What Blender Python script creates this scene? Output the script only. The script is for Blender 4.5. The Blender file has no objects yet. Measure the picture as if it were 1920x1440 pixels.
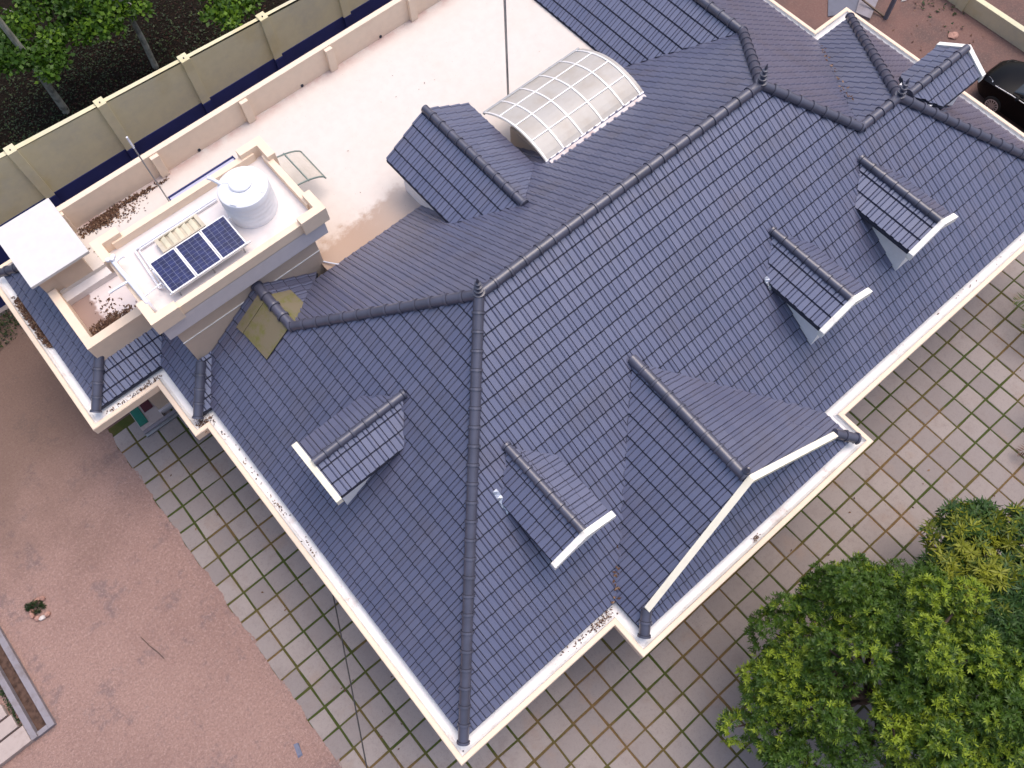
import bpy, bmesh, math, random
import numpy as np
from mathutils import Vector, Matrix
rnd = random.Random(7)
SC = bpy.context.scene
COL = SC.collection
# ------------------------------------------------------------------ units
# plan units: u runs along the main ridge, v towards the boundary wall, z = 0 is the eave top.
K = 0.61; H0 = 6.0
def W(p): return Vector((p[0]*K, p[1]*K, (p[2]+H0)*K))
# ------------------------------------------------------------------ camera
cd = bpy.data.cameras.new('camera'); cam = bpy.data.objects.new('camera', cd); COL.objects.link(cam)
right = Vector((0.7616034, -0.6476728, -0.0219135)); down = Vector((-0.6006369, -0.6927904, -0.3990951)); fwd = Vector((0.2433016, 0.3171142, -0.9166476))
m = Matrix((right, -down, -fwd)).transposed().to_4x4(); m.translation = W((2.06052, -1.15982, 30.24524)); cam.matrix_world = m
cd.sensor_width = 36; cd.lens = 29.6238; cd.clip_end = 2000; cd.clip_start = 0.1
SC.camera = cam
# ------------------------------------------------------------------ light
SUN_EL, SUN_AZ = math.radians(70), math.radians(10)      # azimuth measured from +u towards +v
wd = bpy.data.worlds.new('World'); SC.world = wd; wd.use_nodes = True
nt = wd.node_tree; bg = nt.nodes['Background']; sky = nt.nodes.new('ShaderNodeTexSky'); sky.sky_type = 'NISHITA'; sky.sun_disc = False
sky.sun_elevation = SUN_EL; sky.sun_rotation = math.pi/2 - SUN_AZ; sky.air_density = 1.0; sky.dust_density = 3.0; sky.ozone_density = 1.6
# overcast veil: brighter towards the zenith, duller and warmer at the horizon
tcw = nt.nodes.new('ShaderNodeTexCoord'); sx_ = nt.nodes.new('ShaderNodeSeparateXYZ'); nt.links.new(tcw.outputs['Generated'], sx_.inputs[0])
cr = nt.nodes.new('ShaderNodeValToRGB'); cr.color_ramp.elements[0].position = 0.0; cr.color_ramp.elements[0].color = (.60, .50, .43, 1); cr.color_ramp.elements[1].position = 1.0; cr.color_ramp.elements[1].color = (2.04, 1.97, 1.88, 1)
e_ = cr.color_ramp.elements.new(.45); e_.color = (.98, .87, .79, 1); nt.links.new(sx_.outputs[2], cr.inputs[0])
mw = nt.nodes.new('ShaderNodeMix'); mw.data_type = 'RGBA'; mw.blend_type = 'MULTIPLY'; mw.inputs[0].default_value = 1; nt.links.new(sky.outputs[0], mw.inputs[6]); nt.links.new(cr.outputs[0], mw.inputs[7])
nt.links.new(mw.outputs[2], bg.inputs[0]); bg.inputs[1].default_value = 0.15
sd = bpy.data.lights.new('sun', 'SUN'); sun = bpy.data.objects.new('sun', sd); COL.objects.link(sun)
sd.energy = 0.5; sd.angle = math.radians(50); sd.color = (1, .92, .82)
sv = Vector((math.cos(SUN_EL)*math.cos(SUN_AZ), math.cos(SUN_EL)*math.sin(SUN_AZ), math.sin(SUN_EL)))
sun.rotation_euler = sv.to_track_quat('Z', 'Y').to_euler(); sun.location = sv*60
SC.view_settings.view_transform = 'Standard'; SC.view_settings.look = 'None'; SC.view_settings.gamma = 1; SC.view_settings.exposure = 0.58
# ------------------------------------------------------------------ materials
def rgb(c): return (c[0], c[1], c[2], 1)
class Mat:
    def __init__(s, name, col, rough=.6, metal=0, spec=.5):
        s.m = bpy.data.materials.new(name); s.m.use_nodes = True; s.t = s.m.node_tree; s.b = s.t.nodes['Principled BSDF']
        s.b.inputs['Base Color'].default_value = rgb(col); s.b.inputs['Roughness'].default_value = rough
        s.b.inputs['Metallic'].default_value = metal; s.b.inputs['Specular IOR Level'].default_value = spec
        tc = s.t.nodes.new('ShaderNodeTexCoord'); g = s.t.nodes.new('ShaderNodeNewGeometry'); s.pos = g.outputs['Position']; s.cur = None; s.col = col
    def n(s, typ, **kw):
        x = s.t.nodes.new(typ)
        for k, v in kw.items(): setattr(x, k, v)
        return x
    def link(s, a, b): s.t.links.new(a, b)
    def noise(s, scale, detail=4, rough=.55, vec=None, stretch=None):
        x = s.n('ShaderNodeTexNoise'); x.inputs['Scale'].default_value = scale; x.inputs['Detail'].default_value = detail; x.inputs['Roughness'].default_value = rough
        v = vec or s.pos
        if stretch:
            mp = s.n('ShaderNodeMapping'); mp.inputs['Scale'].default_value = stretch; s.link(v, mp.inputs[0]); v = mp.outputs[0]
        s.link(v, x.inputs['Vector']); return x.outputs['Fac']
    def ramp(s, fac, a, b, inv=False):
        x = s.n('ShaderNodeMapRange'); x.inputs['From Min'].default_value = a; x.inputs['From Max'].default_value = b
        if inv: x.inputs['To Min'].default_value = 1; x.inputs['To Max'].default_value = 0
        x.interpolation_type = 'SMOOTHSTEP'; s.link(fac, x.inputs['Value']); return x.outputs['Result']
    def math(s, op, a, b):
        x = s.n('ShaderNodeMath', operation=op)
        for i, q in enumerate((a, b)):
            if isinstance(q, (int, float)): x.inputs[i].default_value = q
            else: s.link(q, x.inputs[i])
        return x.outputs[0]
    def xyz(s):
        x = s.n('ShaderNodeSeparateXYZ'); s.link(s.pos, x.inputs[0]); return x.outputs
    def mix(s, fac, col):
        x = s.n('ShaderNodeMix', data_type='RGBA')
        if isinstance(fac, (int, float)): x.inputs[0].default_value = fac
        else: s.link(fac, x.inputs[0])
        if s.cur is None: x.inputs[6].default_value = rgb(s.col)
        else: s.link(s.cur, x.inputs[6])
        if isinstance(col, tuple): x.inputs[7].default_value = rgb(col)
        else: s.link(col, x.inputs[7])
        s.cur = x.outputs[2]; s.link(s.cur, s.b.inputs['Base Color']); return s
    def bump(s, fac, strength=.3, dist=.02):
        x = s.n('ShaderNodeBump'); x.inputs['Strength'].default_value = strength; x.inputs['Distance'].default_value = dist
        s.link(fac, x.inputs['Height']); s.link(x.outputs[0], s.b.inputs['Normal']); return s
    def attr(s, name):
        x = s.n('ShaderNodeAttribute', attribute_name=name); return x.outputs['Fac']

def simple(name, col, rough=.6, metal=0, spec=.5, var=.25, sc=3.0, bump=.15):
    M_ = Mat(name, col, rough, metal, spec)
    M_.mix(M_.ramp(M_.noise(sc, 6), .35, .75), tuple(c*(1-var) for c in col))
    if bump: M_.bump(M_.noise(40, 3), bump, .01)
    return M_.m

# roof tiles
T = Mat('roof_tile', (.102, .103, .152), .31, 0, .9); T.b.inputs['Specular Tint'].default_value = (.72, .80, 1, 1); T.b.inputs['Coat Weight'].default_value = 1.0; T.b.inputs['Coat Tint'].default_value = (.93, .95, 1, 1); T.b.inputs['Coat Roughness'].default_value = .28
T.mix(T.attr('tv'), (.082, .085, .134)); T.mix(T.math('MULTIPLY', T.ramp(T.noise(1.1, 5), .45, .8), .4), (.118, .096, .112))
T.mix(T.math('MULTIPLY', T.ramp(T.noise(60, 3), .5, .9), .25), (.14, .13, .14)); T.mix(T.math('MULTIPLY', T.ramp(T.noise(3.2, 9, .8), .60, .70), .35), (.17, .15, .14)); T.mix(T.math('MULTIPLY', T.ramp(T.noise(.55, 6, .7), .50, .66), .30), (.060, .056, .070)); T.bump(T.noise(220, 2), .25, .004)
r_ = T.ramp(T.noise(4, 4), .2, .8); q_ = T.math('MULTIPLY', r_, .14); T.link(T.math('ADD', q_, .33), T.b.inputs['Roughness'])
TILE = T.m
CAP = simple('ridge_cap_glaze', (.070, .072, .105), .33, 0, .7, .3, 2.5, .12)
T2 = Mat('underlay_and_lap_shade', (.030, .032, .05), .9); UNDER = T2.m  # underlay tone, reused as painted shade at the tile laps
# render / concrete
def stained(name, col, dirt, dcol, sc=.8, lo=.55, hi=.8, rough=.8):
    M_ = Mat(name, col, rough, 0, .3); M_.mix(M_.math('MULTIPLY', M_.ramp(M_.noise(5, 5), .3, .8), .35), tuple(c*.82 for c in col))
    M_.mix(M_.math('MULTIPLY', M_.ramp(M_.noise(sc, 7, .7), lo, hi), dirt), dcol)
    M_.bump(M_.noise(60, 4), .2, .006); return M_
CREAM = stained('cream_paint', (.78, .62, .47), .35, (.55, .42, .32)).m
CREAM2 = stained('parapet_cream', (.74, .60, .47), .45, (.52, .37, .30)).m
TAN = stained('tan_wall', (.56, .44, .34), .35, (.42, .30, .23)).m
GREYW = stained('pale_grey_wall', (.60, .55, .55), .35, (.48, .40, .37)).m
G_ = stained('gutter_white', (.80, .78, .76), .55, (.50, .38, .33), 1.6, .52, .72)
G_.mix(G_.math('MULTIPLY', G_.ramp(G_.noise(9, 6, .75), .60, .70), .6), (.33, .20, .15)); GUTTER = G_.m
WHITE = stained('white_board', (.84, .82, .76), .5, (.62, .56, .44), 5, .5, .7).m
CHEEK = stained('dormer_cheek_paint', (.87,.86,.85), .3, (.6,.55,.5), 3, .5, .8).m
IVORY = stained('ivory_board', (.82, .77, .62), .25, (.66, .60, .46), 4, .5, .7).m
D_ = stained('deck_screed', (.62, .565, .515), .35, (.62, .48, .40), .45, .45, .75)
x_, y_, z_ = D_.xyz()
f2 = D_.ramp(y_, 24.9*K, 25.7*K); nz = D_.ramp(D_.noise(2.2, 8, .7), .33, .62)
lft = D_.ramp(x_, 8.5*K, 14.5*K, True)
D_.mix(D_.math('MULTIPLY', D_.math('MULTIPLY', D_.ramp(D_.math('ADD', D_.math('MULTIPLY', D_.noise(1.5, 7, .65), 3.4), D_.math('MULTIPLY', y_, -1/K)), -17.0, -16.3), lft), .9), (.30, .19, .13))
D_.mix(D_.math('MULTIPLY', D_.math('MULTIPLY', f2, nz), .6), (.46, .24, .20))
D_.mix(D_.math('MULTIPLY', D_.math('MULTIPLY', D_.ramp(x_, 7.6*K, 11*K, True), D_.ramp(y_, 18*K, 21*K, True)), .55), (.50, .37, .28))
D_.mix(D_.math('MULTIPLY', D_.ramp(D_.noise(26, 2, .4), .74, .78), .7), (.25, .17, .13)); DECK = D_.m
TD_ = stained('tower_deck_screed', (.68, .63, .61), .3, (.60, .48, .44), 1.2, .5, .8); TDECK = TD_.m
TD2 = stained('terrace_floor', (.70, .62, .60), .3, (.60, .48, .44), 1.2, .5, .8)
x_, y_, z_ = TD2.xyz()
TD2.mix(TD2.ramp(TD2.math('ADD', TD2.math('MULTIPLY', x_, 1/K), TD2.math('MULTIPLY', TD2.noise(1.6, 5), 1.2)), .1, .25, True), (.30, .21, .18)); TFLOOR = TD2.m
SLABM = stained('white_slab', (.60, .585, .57), .3, (.55, .50, .48), 2.5, .55, .8).m
B_ = stained('boundary_cream', (.64, .585, .39), .6, (.46, .44, .36), .9, .4, .75); B_.mix(B_.math('MULTIPLY', B_.ramp(B_.noise(.6, 4), .5, .7), .4), (.52, .42, .18)); BWALL = B_.m
NAVY = simple('navy_dado_paint', (.016, .026, .13), .6, 0, .4, .2, 2, .05)
# ground
g_ = Mat('brown_earth', (.165, .095, .08), .95, 0, .15)
g_.mix(g_.ramp(g_.noise(.5, 7, .7), .4, .65), (.11, .075, .068)); g_.mix(g_.math('MULTIPLY', g_.ramp(g_.noise(14, 8, .9), .48, .62), .6), (.23, .155, .13))
g_.mix(g_.math('MULTIPLY', g_.ramp(g_.noise(17, 3, .6), .68, .72), .7), (.05, .04, .03)); g_.bump(g_.noise(30, 6, .8), .5, .03); EARTH = g_.m
y2 = Mat('pink_gravel', (.30, .190, .158), .95, 0, .15)
y2.mix(y2.ramp(y2.noise(.35, 7, .6), .38, .7), (.25, .155, .13)); y2.mix(y2.math('MULTIPLY', y2.ramp(y2.noise(.9, 9, .8), .53, .62), .8), (.175, .125, .12))
y2.mix(y2.math('MULTIPLY', y2.ramp(y2.noise(13, 8, .95), .50, .58), .6), (.44, .31, .26)); y2.mix(y2.math('MULTIPLY', y2.ramp(y2.noise(17, 8, .95), .50, .58), .7), (.15, .095, .09))
x_, y_, z_ = y2.xyz()
far = y2.ramp(y2.math('ADD', y2.math('MULTIPLY', y_, 1/K), y2.math('MULTIPLY', y2.noise(.35, 5), 9.0)), 20.5, 29.0)
y2.mix(y2.math('MULTIPLY', far, .72), (.13, .088, .066)); y2.bump(y2.noise(45, 6, .85), .6, .02); GRAVEL = y2.m
fl = Mat('shaded_forest_floor', (.012, .009, .006), .95, 0, .1)  # dark litter colour, lowered further to hold the shade of the trees
fl.mix(fl.ramp(fl.noise(5, 8, .8), .5, .7), (.028, .016, .011)); fl.mix(fl.ramp(fl.noise(9, 6, .8), .62, .7), (.014, .022, .006)); fl.bump(fl.noise(14, 6, .8), .8, .08); FLOOR = fl.m
pv = Mat('paving_slab', (.30, .258, .236), .9, 0, .2)
pv.mix(pv.attr('tv'), (.225, .195, .185)); pv.mix(pv.math('MULTIPLY', pv.ramp(pv.noise(1.8, 7, .7), .45, .75), .6), (.215, .175, .16))
pv.mix(pv.math('MULTIPLY', pv.ramp(pv.noise(60, 4, .8), .55, .75), .35), (.44, .39, .36)); pv.mix(pv.math('MULTIPLY', pv.ramp(pv.noise(.9, 5), .56, .70), .25), (.33, .23, .17)); pv.mix(pv.math('MULTIPLY', pv.ramp(pv.noise(14, 8, .9), .5, .62), .35), (.15, .125, .12))
pv.mix(pv.math('MULTIPLY', pv.ramp(pv.noise(9, 3), .73, .77), .6), (.12, .08, .06)); pv.bump(pv.noise(50, 5), .3, .01); SLAB = pv.m
js = Mat('mossy_joint', (.06, .075, .02), .95, 0, .1)
js.mix(js.ramp(js.noise(.45, 4), .44, .62), (.16, .10, .045)); js.mix(js.math('MULTIPLY', js.ramp(js.noise(20, 4, .7), .5, .7), .6), (.045, .07, .015)); js.bump(js.noise(60, 4), .8, .03); JOINT = js.m
CONC = stained('drain_concrete', (.24, .22, .24), .6, (.15, .12, .11), 3, .45, .7).m
CONC2 = stained('pale_concrete', (.40, .33, .30), .6, (.26, .20, .18), 3, .45, .7).m
ROAD = stained('grey_blue_concrete', (.13, .135, .17), .5, (.09, .09, .10), 2, .45, .7).m
# misc
PVC = simple('white_pvc', (.74, .75, .80), .35, 0, .5, .1, 4, 0)
TANKM = simple('white_tank_plastic', (.80, .81, .84), .45, 0, .5, .08, 2, .04)
STEEL = simple('grey_galvanised_steel', (.30, .31, .32), .4, .7, .5, .2, 5, 0)
GREENF = simple('green_grey_frame', (.16, .21, .19), .5, 0, .5, .2, 5, 0)
ALU = simple('white_aluminium', (.80, .79, .78), .35, .1, .5, .1, 5, 0)
BLACKP = simple('black_car_paint', (.002, .002, .003), .25, 0, .12, .2, 2, 0)
BLACKT = simple('black_rubber', (.012, .012, .012), .8, 0, .3, .2, 5, .1)
RIMM = simple('silver_rim', (.5, .5, .52), .3, .8, .5, .1, 5, 0)
GLASSD = simple('dark_glass', (.01, .014, .016), .05, 0, .9, .1, 2, 0)
LAMPG = simple('headlamp_glass', (.75, .8, .85), .08, .2, .9, .05, 8, 0)
GREENP = simple('green_floor_tile', (.0, .13, .085), .5, 0, .4, .2, 5, 0)
MAROON = simple('maroon_floor_tile', (.075, .006, .014), .5, 0, .4, .2, 5, 0)
STONE = simple('pinkish_stone', (.42, .24, .19), .9, 0, .2, .4, 12, .5)
STONEW = simple('pale_stone', (.62, .56, .52), .9, 0, .2, .3, 12, .5)
BARK = simple('brown_bark', (.085, .062, .05), .95, 0, .2, .6, 6, .7)
BARKP = simple('pale_grey_bark', (.36, .35, .28), .9, 0, .2, .6, 5, .5)
WOODD = simple('weathered_wood', (.16, .12, .09), .9, 0, .2, .4, 9, .4)
CABLEM = simple('grey_wire', (.02, .02, .022), .5, 0, .4, .1, 5, 0)
LOUV = simple('ivory_louvre', (.74, .68, .50), .6, 0, .4, .15, 5, .05)
SILV = simple('silver_flashing', (.55, .57, .62), .3, .8, .5, .4, 30, .6)
def translucent(name, col, alpha, dirt, dc):
    M_ = Mat(name, col, .35, 0, .5); M_.mix(M_.math('MULTIPLY', M_.ramp(M_.noise(1.6, 6, .7), .4, .75), dirt), dc)
    t = M_.n('ShaderNodeBsdfTransparent'); t.inputs[0].default_value = (.9, .9, .9, 1); mx = M_.n('ShaderNodeMixShader'); mx.inputs[0].default_value = alpha
    M_.link(t.outputs[0], mx.inputs[1]); M_.link(M_.b.outputs[0], mx.inputs[2]); M_.link(mx.outputs[0], M_.t.nodes['Material Output'].inputs[0]); return M_.m
POLY = translucent('milky_polycarbonate', (.52, .495, .46), .76, .6, (.42, .36, .29))
SHEET = translucent('weathered_clear_sheet', (.55, .50, .42), .5, .5, (.42, .36, .26))
LAV = translucent('lavender_sheet', (.50, .50, .66), .9, .3, (.42, .40, .50))
fb = Mat('fibreglass_sheet', (.165, .140, .09), .6, 0, .4)
fb.mix(fb.ramp(fb.noise(2.2, 6, .7), .45, .62), (.13, .128, .035)); fb.mix(fb.math('MULTIPLY', fb.ramp(fb.noise(6, 5, .7), .4, .7), .35), (.17, .13, .08)); FIBRE = fb.m
# solar cells: one grid in the pane's own coordinates
sc_ = Mat('solar_cells', (.004, .008, .05), .2, 0, .35)
tc = sc_.n('ShaderNodeTexCoord')
sc_.mix(sc_.ramp(sc_.noise(7, 3), .3, .7), (.012, .020, .10))
for sx, sy, wgt in ((4, 0, .5), (0, 9, .3)):
    sp = sc_.n('ShaderNodeSeparateXYZ'); sc_.link(tc.outputs['UV'], sp.inputs[0])
    o = sp.outputs[0 if sx else 1]; fr = sc_.math('FRACT', sc_.math('MULTIPLY', o, sx or sy), 0)
    d = sc_.math('ABSOLUTE', sc_.math('SUBTRACT', fr, .5), 0)
    sc_.mix(sc_.math('MULTIPLY', sc_.ramp(d, .5-.02*(sx or sy)/4, .5-.008*(sx or sy)/4), wgt), (.42, .46, .60))
CELL = sc_.m
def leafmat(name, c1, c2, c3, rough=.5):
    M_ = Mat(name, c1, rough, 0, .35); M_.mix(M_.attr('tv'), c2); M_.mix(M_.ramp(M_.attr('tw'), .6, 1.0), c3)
    try: M_.b.inputs['Subsurface Weight'].default_value = 0
    except KeyError: pass
    t = M_.n('ShaderNodeBsdfTranslucent'); M_.link(M_.cur, t.inputs[0]); mx = M_.n('ShaderNodeMixShader'); mx.inputs[0].default_value = .3
    M_.link(M_.b.outputs[0], mx.inputs[1]); M_.link(t.outputs[0], mx.inputs[2]); M_.link(mx.outputs[0], M_.t.nodes['Material Output'].inputs[0]); return M_.m
LEAF1 = leafmat('glossy_green_leaf', (.075, .145, .014), (.030, .072, .010), (.24, .32, .022))
LEAF2 = leafmat('mango_leaf', (.035, .085, .026), (.055, .115, .02), (.25, .27, .022))
LEAF3 = leafmat('forest_leaf', (.060, .135, .008), (.028, .075, .006), (.14, .25, .015))
LEAF4 = leafmat('palm_leaf', (.09, .13, .03), (.06, .10, .02), (.20, .19, .06))
LITTER = leafmat('dry_leaf', (.15, .075, .045), (.075, .04, .026), (.30, .19, .12), .8)
LITTERD = leafmat('shaded_dry_leaf', (.022, .012, .008), (.012, .009, .006), (.065, .03, .02), .9)  # dry leaf with the woodland shade darkened into its colour
WEED = leafmat('weed_leaf', (.025, .05, .012), (.015, .03, .008), (.05, .08, .015))
# ------------------------------------------------------------------ mesh helpers
class MB:
    def __init__(s): s.v = []; s.f = []; s.mi = []; s.tv = []; s.uv = None
    def add(s, vs, fs, mi=0, tv=0.0):
        o = len(s.v); s.v += [tuple(p) for p in vs]
        for f in fs: s.f.append([i+o for i in f]); s.mi.append(mi); s.tv.append(tv)
    def box(s, x0, x1, y0, y1, z0, z1, mi=0):
        s.add([(x0,y0,z0),(x1,y0,z0),(x1,y1,z0),(x0,y1,z0),(x0,y0,z1),(x1,y0,z1),(x1,y1,z1),(x0,y1,z1)],
              [(3,2,1,0),(4,5,6,7),(0,1,5,4),(1,2,6,5),(2,3,7,6),(3,0,4,7)], mi)
    def prism(s, poly, z0, z1, mi=0, mi_top=None):
        n = len(poly); zz = (lambda z, p: z(p) if callable(z) else z)
        vs = [(p[0],p[1],zz(z0,p)) for p in poly]+[(p[0],p[1],zz(z1,p)) for p in poly]
        s.add(vs, [tuple(range(n-1,-1,-1))]+[(i,(i+1)%n,(i+1)%n+n,i+n) for i in range(n)], mi)
        o = len(s.v)-2*n; s.f.append([o+n+i for i in range(n)]); s.mi.append(mi if mi_top is None else mi_top); s.tv.append(0.0)
    def hexa(s, a, b, mi=0):  # two quads (4 pts each) joined
        s.add(list(a)+list(b), [(3,2,1,0),(4,5,6,7),(0,1,5,4),(1,2,6,5),(2,3,7,6),(3,0,4,7)], mi)
    def beam(s, p, q, w, h, mi=0, up=(0,0,1)):
        p, q = Vector(p), Vector(q); d = (q-p).normalized(); sd_ = d.cross(Vector(up)).normalized()*w/2; u_ = sd_.cross(d).normalized()*h/2
        s.hexa([p-sd_-u_, p+sd_-u_, p+sd_+u_, p-sd_+u_], [q-sd_-u_, q+sd_-u_, q+sd_+u_, q-sd_+u_], mi)
    def tube(s, pts, r, n=8, mi=0):
        pts = [Vector(p) for p in pts]; rs = r if isinstance(r, (list, tuple)) else [r]*len(pts); rings = []; ref = None
        for i, p in enumerate(pts):
            d = (pts[min(i+1,len(pts)-1)]-pts[max(i-1,0)]).normalized()
            if ref is None: ref = d.cross(Vector((0,0,1))) if abs(d.z) < .95 else d.cross(Vector((1,0,0)))
            a = (ref-d*ref.dot(d)).normalized(); ref = a; b = d.cross(a)
            rings.append([p+(a*math.cos(t)+b*math.sin(t))*rs[i] for t in [2*math.pi*k/n for k in range(n)]])
        vs = [v for r_ in rings for v in r_]; fs = []
        for i in range(len(pts)-1):
            for k in range(n): fs.append((i*n+k, i*n+(k+1)%n, (i+1)*n+(k+1)%n, (i+1)*n+k))
        fs.append(tuple(range(n-1,-1,-1))); fs.append(tuple((len(pts)-1)*n+k for k in range(n))); s.add(vs, fs, mi)
    def lathe(s, c, prof, n=24, mi=0):
        vs = []; fs = []
        for r, z in prof:
            for k in range(n): t = 2*math.pi*k/n; vs.append((c[0]+r*math.cos(t), c[1]+r*math.sin(t), c[2]+z))
        for i in range(len(prof)-1):
            for k in range(n): fs.append((i*n+k, i*n+(k+1)%n, (i+1)*n+(k+1)%n, (i+1)*n+k))
        fs.append(tuple(range(n-1,-1,-1))); fs.append(tuple((len(prof)-1)*n+k for k in range(n))); s.add(vs, fs, mi)
    def build(s, name, mats, parent=None, smooth=False, bevel=0, origin=None, angle=35):
        if not isinstance(mats, (list, tuple)): mats = [mats]
        vs = np.array(s.v, dtype=float).reshape(-1, 3); vs = np.stack([vs[:,0]*K, vs[:,1]*K, (vs[:,2]+H0)*K], 1)
        if parent is not None: org = parent.matrix_world.translation if not parent.parent else (parent.parent.location+parent.location)
        elif origin is not None: org = W(origin)
        else: org = Vector(((vs[:,0].min()+vs[:,0].max())/2, (vs[:,1].min()+vs[:,1].max())/2, vs[:,2].min()))
        if parent is not None: org = world_loc(parent)
        vs = vs-np.array(org)
        me = bpy.data.meshes.new(name); me.from_pydata(vs.tolist(), [], s.f)
        for mt in mats: me.materials.append(mt)
        if len(mats) > 1: me.polygons.foreach_set('material_index', s.mi)
        a = me.attributes.new('tv', 'FLOAT', 'FACE'); a.data.foreach_set('value', [float(t) for t in s.tv])
        if s.uv: 
            l = me.uv_layers.new(name='UVMap')
            for p in me.polygons:
                for k, li in enumerate(p.loop_indices): l.data[li].uv = s.uv[k % 4]
        if bevel:
            bm = bmesh.new(); bm.from_mesh(me)
            es = [e for e in bm.edges if len(e.link_faces) == 2 and e.calc_face_angle(0) > .6]
            bmesh.ops.bevel(bm, geom=es, offset=bevel, segments=2, affect='EDGES', profile=.6); bm.to_mesh(me); bm.free()
        if smooth:
            me.polygons.foreach_set('use_smooth', [True]*len(me.polygons))
            try: me.set_sharp_from_angle(angle=math.radians(angle))
            except Exception: pass
        me.update()
        o = bpy.data.objects.new(name, me); COL.objects.link(o)
        if parent is not None: o.parent = parent
        else: o.location = org
        return o
LOC = {}
def world_loc(o):
    p = Vector((0,0,0))
    while o is not None: p = p+o.location; o = o.parent
    return p
def empty(name, p):
    o = bpy.data.objects.new(name, None); COL.objects.link(o); o.location = W(p); o.empty_display_size = .3; return o
def tag(o, label, cat, group=None, kind=None):
    o['label'] = label; o['category'] = cat
    if group: o['group'] = group
    if kind: o['kind'] = kind
    return o
def struct(o): o['kind'] = 'structure'; return o
# ------------------------------------------------------------------ roof tiles
CO = .585; RIB = .392
PROF = [(0, 0), (.205, 0), (.219, .002), (.238, .024), (.262, .033), (.328, .033), (.352, .024), (.366, .0), (.370, -.02), (.386, -.02)]
def clipline(poly, t0, t1, ax):  # range of the along-eave coordinate of a convex polygon between two slope-coordinates
    lo, hi = 1e9, -1e9; n = len(poly)
    for i in range(n):
        p, q = poly[i], poly[(i+1)%n]
        if t0 <= p[ax] <= t1: lo = min(lo, p[1-ax]); hi = max(hi, p[1-ax])
        for t in (t0, t1):
            if (p[ax]-t)*(q[ax]-t) < 0:
                f = (t-p[ax])/(q[ax]-p[ax]); a = p[1-ax]+(q[1-ax]-p[1-ax])*f; lo = min(lo, a); hi = max(hi, a)
    return lo, hi
def cut(poly, ax, c, sgn):
    out = []
    for i in range(len(poly)):
        p, q = poly[i], poly[(i+1)%len(poly)]; a, b = (p[ax]-c)*sgn, (q[ax]-c)*sgn
        if a >= 0: out.append(p)
        if a*b < 0: f = a/(a-b); out.append((p[0]+(q[0]-p[0])*f, p[1]+(q[1]-p[1])*f))
    return out
def tiles(name, polys, axis, e0, sgn, z0, slope, parent, under=True, lift=0.0, ph=0.0):
    if abs(z0) < .06: polys = [cut(p, 0 if axis == 'u' else 1, e0+sgn*.10, sgn) for p in polys]
    ax = 0 if axis == 'u' else 1; nn = math.hypot(1, slope); ct = CO/nn
    allv = MB()
    for poly in polys:
        bm = bmesh.new(); lay = bm.faces.layers.float.new('tv')
        area = sum(poly[i][0]*poly[(i+1)%len(poly)][1]-poly[(i+1)%len(poly)][0]*poly[i][1] for i in range(len(poly)))
        if area < 0: poly = poly[::-1]
        ts = [(p[ax]-e0)*sgn for p in poly]; k0 = math.floor(min(ts)/ct)-1; k1 = math.ceil(max(ts)/ct)+1
        for k in range(k0, k1):
            ta, tb = k*ct-.03, (k+1)*ct; ca, cb = sorted((e0+sgn*ta, e0+sgn*tb)); lo, hi = clipline(poly, ca, cb, ax)
            if lo > hi: continue
            i0 = math.floor((lo-ph)/RIB)-1; i1 = math.ceil((hi-ph)/RIB)+1
            r0, rb, r1, r2 = [], [], [], []
            for i in range(i0, i1):
                jr = random.Random(i//2*7919+k*131+int(e0*10)); j = (jr.random()-.5)*.012
                for pa, ph_ in PROF:
                    a = ph+i*RIB+pa
                    for row, t, h in ((r0, ta-.032, .012+ph_), (rb, ta+.004, .008+ph_), (r1, ta+.022, .056+ph_+j), (r2, tb+.0, ph_+.004)):
                        h += lift; c = e0+sgn*t; z = z0+slope*t
                        c2 = c-sgn*slope/nn*h; z2 = z+h/nn
                        row.append(bm.verts.new((c2, a, z2) if ax == 0 else (a, c2, z2)))
            n = len(r1); flip = (sgn > 0) == (ax == 0)
            for q in range(n-1):
                i = i0+q//len(PROF); tv = random.Random(i//2*131+k*977).random()
                for A, B in ((r0, rb), (rb, r1), (r1, r2)):
                    f = (A[q], A[q+1], B[q+1], B[q])
                    if flip: f = f[::-1]
                    fc = bm.faces.new(f); fc[lay] = tv
                    if A is r0 or (q%len(PROF)) in (1, 7, 8): fc.material_index = 1  # dark strip below each lap is painted shade; rib grooves share the tone
        for i in range(len(poly)):
            p, q = poly[i], poly[(i+1)%len(poly)]; nrm = Vector((q[1]-p[1], -(q[0]-p[0]), 0)).normalized()
            bmesh.ops.bisect_plane(bm, geom=bm.verts[:]+bm.edges[:]+bm.faces[:], plane_co=(p[0], p[1], 0), plane_no=nrm, clear_outer=True)
        bm.verts.index_update(); o = len(allv.v); allv.v += [tuple(v.co) for v in bm.verts]
        for f in bm.faces: allv.f.append([v.index+o for v in f.verts]); allv.mi.append(f.material_index); allv.tv.append(f[lay])
        bm.free()
        if under:
            zf = lambda p, d: z0+slope*((p[ax]-e0)*sgn)-d
            allv.prism(poly, lambda p: zf(p, .16), lambda p: zf(p, .035), 1)
    return allv.build(name, [TILE, UNDER], parent)
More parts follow.
